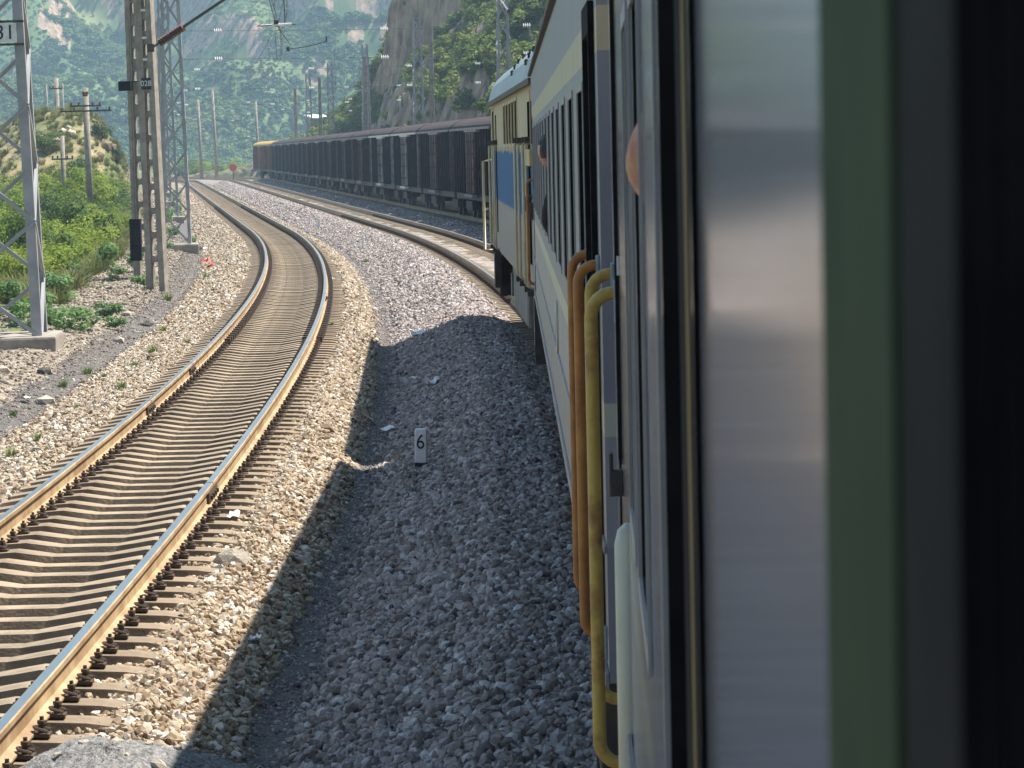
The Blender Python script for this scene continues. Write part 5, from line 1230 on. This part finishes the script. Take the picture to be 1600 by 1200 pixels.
rock('brown rock at the ballast foot near grass tuft', 238, 562, 0.15, M['rock_brown'], 407)
rock('dark angular stone in the drain below the poles', 230, 510, 0.17, M['rock_black'], 408)
rock('white stone at the frame-side foot of the mast footing', 5, 582, 0.14, M['rock_pale'], 409)

# ================================================================== PLANTS
def stems(seed, r, h, n=7):
    rs = random.Random(seed); b = MB()
    for i in range(n):
        a = rs.uniform(0, 6.28); d = rs.uniform(0.2, 0.75) * r
        b.tube([(0.05 * math.cos(a), 0.05 * math.sin(a), -0.1), (d * 0.5 * math.cos(a), d * 0.5 * math.sin(a), h * 0.5), (d * math.cos(a), d * math.sin(a), h * rs.uniform(0.9, 1.4))], [0.03, 0.02, 0.008], 5)
    return b.mesh('stems', M['bark'])
STEMS = [stems(1, 1, 0.9), stems(2, 1, 0.9)]
FOL = {'bright': [leaf_cloud(500 + i, 2600, 1.0, 0.85, 0.055, M['leaf_bright'], 16) for i in range(4)],
       'mid': [leaf_cloud(520 + i, 2400, 1.0, 0.9, 0.055, M['leaf_mid'], 14) for i in range(3)],
       'dark': [leaf_cloud(540 + i, 2600, 1.0, 1.0, 0.05, M['leaf_dark'], 18) for i in range(2)]}
def shrub(label, cat, x, y, r, h, tone, group=None, z=None):
    z = float(ground_z(x - float(X0(y)), y)) if z is None else z
    root = thing('shrub', label, cat, (x, y, z - 0.05), random.uniform(0, 6.28), group); root.scale = (r, r, h / 1.7)
    link('foliage', random.choice(FOL[tone]), root); link('stems', random.choice(STEMS), root); return root
LAB = {'bright': 'bright yellow-green leafy shrub in the thicket left of the poles', 'mid': 'mid-green leafy shrub in the thicket left of the poles', 'dark': 'dark green dense shrub in the thicket left of the poles'}
rs = random.Random(5); spots = []
for k in range(4000):
    y = rs.uniform(78, 185); t = -rs.uniform(11.7, 12.6 + (y - 78) * 0.075)
    x = float(X0(y)) + t
    r = rs.uniform(0.75, 1.35) * (0.8 + 0.004 * (y - 78))
    if all((x - a) ** 2 + ((y - c) * 0.55) ** 2 > (0.62 * (r + d)) ** 2 for a, c, d in spots): spots.append((x, y, r))
    if len(spots) >= 95: break
for x, y, r in spots:
    tone = rs.choices(('bright', 'mid', 'dark'), (7, 2.2, 0.5))[0]; edge = min(1, max(0, (-(x - float(X0(y))) - 11.4) / 2.0))
    shrub(LAB[tone], 'shrub', x, y, r, r * rs.uniform(1.3, 1.9) * (0.7 + 0.6 * edge), tone, tone + ' shrubs of the left thicket')
p = at_depth(80, 305, 140); shrub('dark rounded bush standing out above the bright thicket', 'bush', p.x, 140, 1.25, 2.1, 'dark')
for px, py, Y, r, h, tone in ((125, 252, 190, 1.1, 1.6, 'mid'), (158, 215, 200, 0.9, 1.3, 'dark'), (180, 218, 200, 0.6, 0.9, 'dark'), (70, 235, 195, 1.4, 1.4, 'mid'), (165, 260, 185, 1.3, 1.6, 'mid'), (182, 245, 188, 1.2, 1.5, 'mid'), (145, 262, 178, 1.2, 1.4, 'bright'), (110, 262, 180, 0.9, 1.2, 'mid')):
    p = at_depth(px, py, Y); shrub('shrub growing on the flank of the dry grassy knoll', 'shrub', p.x, Y, r, h, tone, 'shrubs on the knoll')
for k in range(60):
    y = rs.uniform(190, 420); t = -rs.uniform(11.5, 17 + (y - 190) * 0.06)
    x = float(X0(y)) + t
    if (x + 27) ** 2 / 60 + (y - 205) ** 2 / 300 < 1: continue
    shrub('leafy shrub growing along the far left side of the tracks', 'shrub', x, y, rs.uniform(0.8, 1.7), rs.uniform(1.0, 2.4), rs.choice(('mid', 'bright', 'mid')), 'far lineside shrubs')
for k in range(46):
    y = rs.uniform(425, 520); px = rs.uniform(255, 470); p = at_depth(px, 262, y)
    shrub('leafy tree-like shrub on the valley floor beyond the far bend', 'shrub', p.x, y, rs.uniform(1.4, 3.0), rs.uniform(2.0, 4.5), rs.choice(('mid', 'dark', 'mid', 'bright')), 'shrubs beyond the far bend', z=-1.6)
# small herbs on the gravel
HERB = [leaf_cloud(560 + i, 420, 1.0, 0.7, 0.11, M['leaf_herb'], 9, name='herb_leaves') for i in range(3)]
def tuft_mesh(seed, m, n=70):
    rs_ = np.random.default_rng(seed); V = []; F = []
    for i in range(n):
        a = rs_.uniform(0, 6.28); r0 = rs_.uniform(0, 0.35); ln = rs_.uniform(0.5, 1.1); ou = rs_.uniform(0.1, 0.6); w = 0.03
        p = np.array([r0 * math.cos(a), r0 * math.sin(a), 0]); q = p + np.array([ou * math.cos(a), ou * math.sin(a), ln]) * 0.6; t = p + np.array([ou * 1.9 * math.cos(a), ou * 1.9 * math.sin(a), ln * 0.95])
        s = np.array([-math.sin(a), math.cos(a), 0]) * w; k = len(V); V += [p - s, p + s, q + s * 0.8, q - s * 0.8, t]; F += [(k, k + 1, k + 2, k + 3), (k + 3, k + 2, k + 4)]
    me = bpy.data.meshes.new('blades'); me.from_pydata([tuple(v) for v in V], [], F); me.materials.append(m); return me
M['tuft_green'] = leaf_mat('tuft_green', [(0.06, 0.11, 0.02), (0.11, 0.17, 0.035), (0.17, 0.21, 0.06)], 0.4)
TUFT = [tuft_mesh(1, M['tuft_green']), tuft_mesh(2, M['tuft_green'])]
for px, py, r in ((60, 690, 0.14), (210, 575, 0.15), (120, 640, 0.12), (20, 650, 0.13), (255, 520, 0.18), (137, 586, 0.19), (98, 606, 0.17), (163, 592, 0.13), (238, 554, 0.2), (190, 610, 0.16), (18, 716, 0.16), (293, 538, 0.12), (440, 396, 0.2), (322, 436, 0.25), (104, 826, 0.11), (246, 700, 0.1), (290, 702, 0.09), (572, 411, 0.2), (262, 470, 0.25)):
    p = on_ground(px, py); o = link('weed_tuft', random.choice(TUFT), None, p, random.uniform(0, 6)); o.scale = (r, r, r * 0.9); tag(o, 'small green grass tuft growing out of the gravel near the rails', 'weed', 'grass tufts in the gravel')
for px, py, r, h in ((65, 500, 0.55, 0.45), (88, 515, 0.5, 0.42), (112, 520, 0.5, 0.4), (130, 515, 0.4, 0.35), (72, 470, 0.6, 0.55), (95, 470, 0.6, 0.5), (165, 500, 0.42, 0.36), (178, 515, 0.3, 0.26), (15, 480, 0.55, 0.5), (20, 500, 0.5, 0.4), (35, 510, 0.4, 0.4), (228, 450, 0.4, 0.35), (212, 425, 0.45, 0.6), (168, 425, 0.6, 0.7), (185, 438, 0.4, 0.3), (120, 440, 0.7, 0.4), (48, 530, 0.3, 0.3), (270, 372, 0.5, 0.5), (262, 350, 0.6, 0.7), (278, 340, 0.5, 0.6), (258, 400, 0.45, 0.4), (272, 318, 0.7, 0.7), (300, 380, 0.35, 0.25)):
    p = on_ground(px, py); o = link('herb', random.choice(HERB), None, p, random.uniform(0, 6)); o.scale = (r, r, h); tag(o, 'soft green herb clump on the gravel bank near the mast footing', 'herb', 'herb clumps on the gravel bank')
# rough grass between the shrubs and on the knoll
GR = [proto('grass_tuft_shape', tuft_mesh(10 + i, M['grass_blade'], 60)) for i in range(3)]
n = 5200; py = np.concatenate([RNG.uniform(70, 190, 3200), RNG.uniform(185, 228, 2000)]); pt = np.concatenate([-RNG.uniform(10.9, 19, 3200), X0(py[3200:]) * 0 - RNG.uniform(11.5, 30, 2000)])
pt = np.where(np.arange(n) < 1200, -11.9 + RNG.normal(0, 0.5, n), pt)
s = RNG.uniform(0.2, 0.55, n); P = np.stack([X0(py) + pt, py, ground_z(pt, py) - 0.02], -1)
o = scatter('rough_grass', P, np.stack([np.zeros(n), np.zeros(n), RNG.uniform(0, 6.28, n)], -1), np.stack([s, s, s * RNG.uniform(0.8, 1.4, n)], -1), GR)
o['label'] = 'rough dry grass between the shrubs and over the knoll'; o['category'] = 'grass'
# rocks on the knoll
for i, (px, py) in enumerate(((105, 205), (98, 210), (110, 212), (90, 225), (163, 228), (172, 232), (156, 240), (60, 255), (178, 236), (100, 222))):
    p = on_ground(px, py); rr = random.uniform(0.3, 0.6); o = link('rock', stone_mesh(700 + i, M['rock_pale'] if i < 4 else M['rock_brown']), None, p, i); o.scale = (rr, rr, rr); tag(o, 'weathered rock showing through the dry grass of the knoll', 'rock', 'rocks on the knoll')

HAZE = 0.00034

# ---- the haze in the valley
_b = MB(); _b.box(-3100, 3100, -700, 4300, -6.0, 900.0)
hm = bpy.data.materials.new('haze_air'); hm.use_nodes = True
for _n in list(hm.node_tree.nodes):
    if _n.type == 'BSDF_PRINCIPLED': hm.node_tree.nodes.remove(_n)
_pv = hm.node_tree.nodes.new('ShaderNodeVolumePrincipled'); _pv.inputs['Color'].default_value = (0.50, 0.74, 1.0, 1); _pv.inputs['Density'].default_value = HAZE
_pv.inputs['Anisotropy'].default_value = 0.2
hm.node_tree.links.new(_pv.outputs[0], [q for q in hm.node_tree.nodes if q.type == 'OUTPUT_MATERIAL'][0].inputs['Volume'])
kind(part('haze', _b, hm), 'stuff')
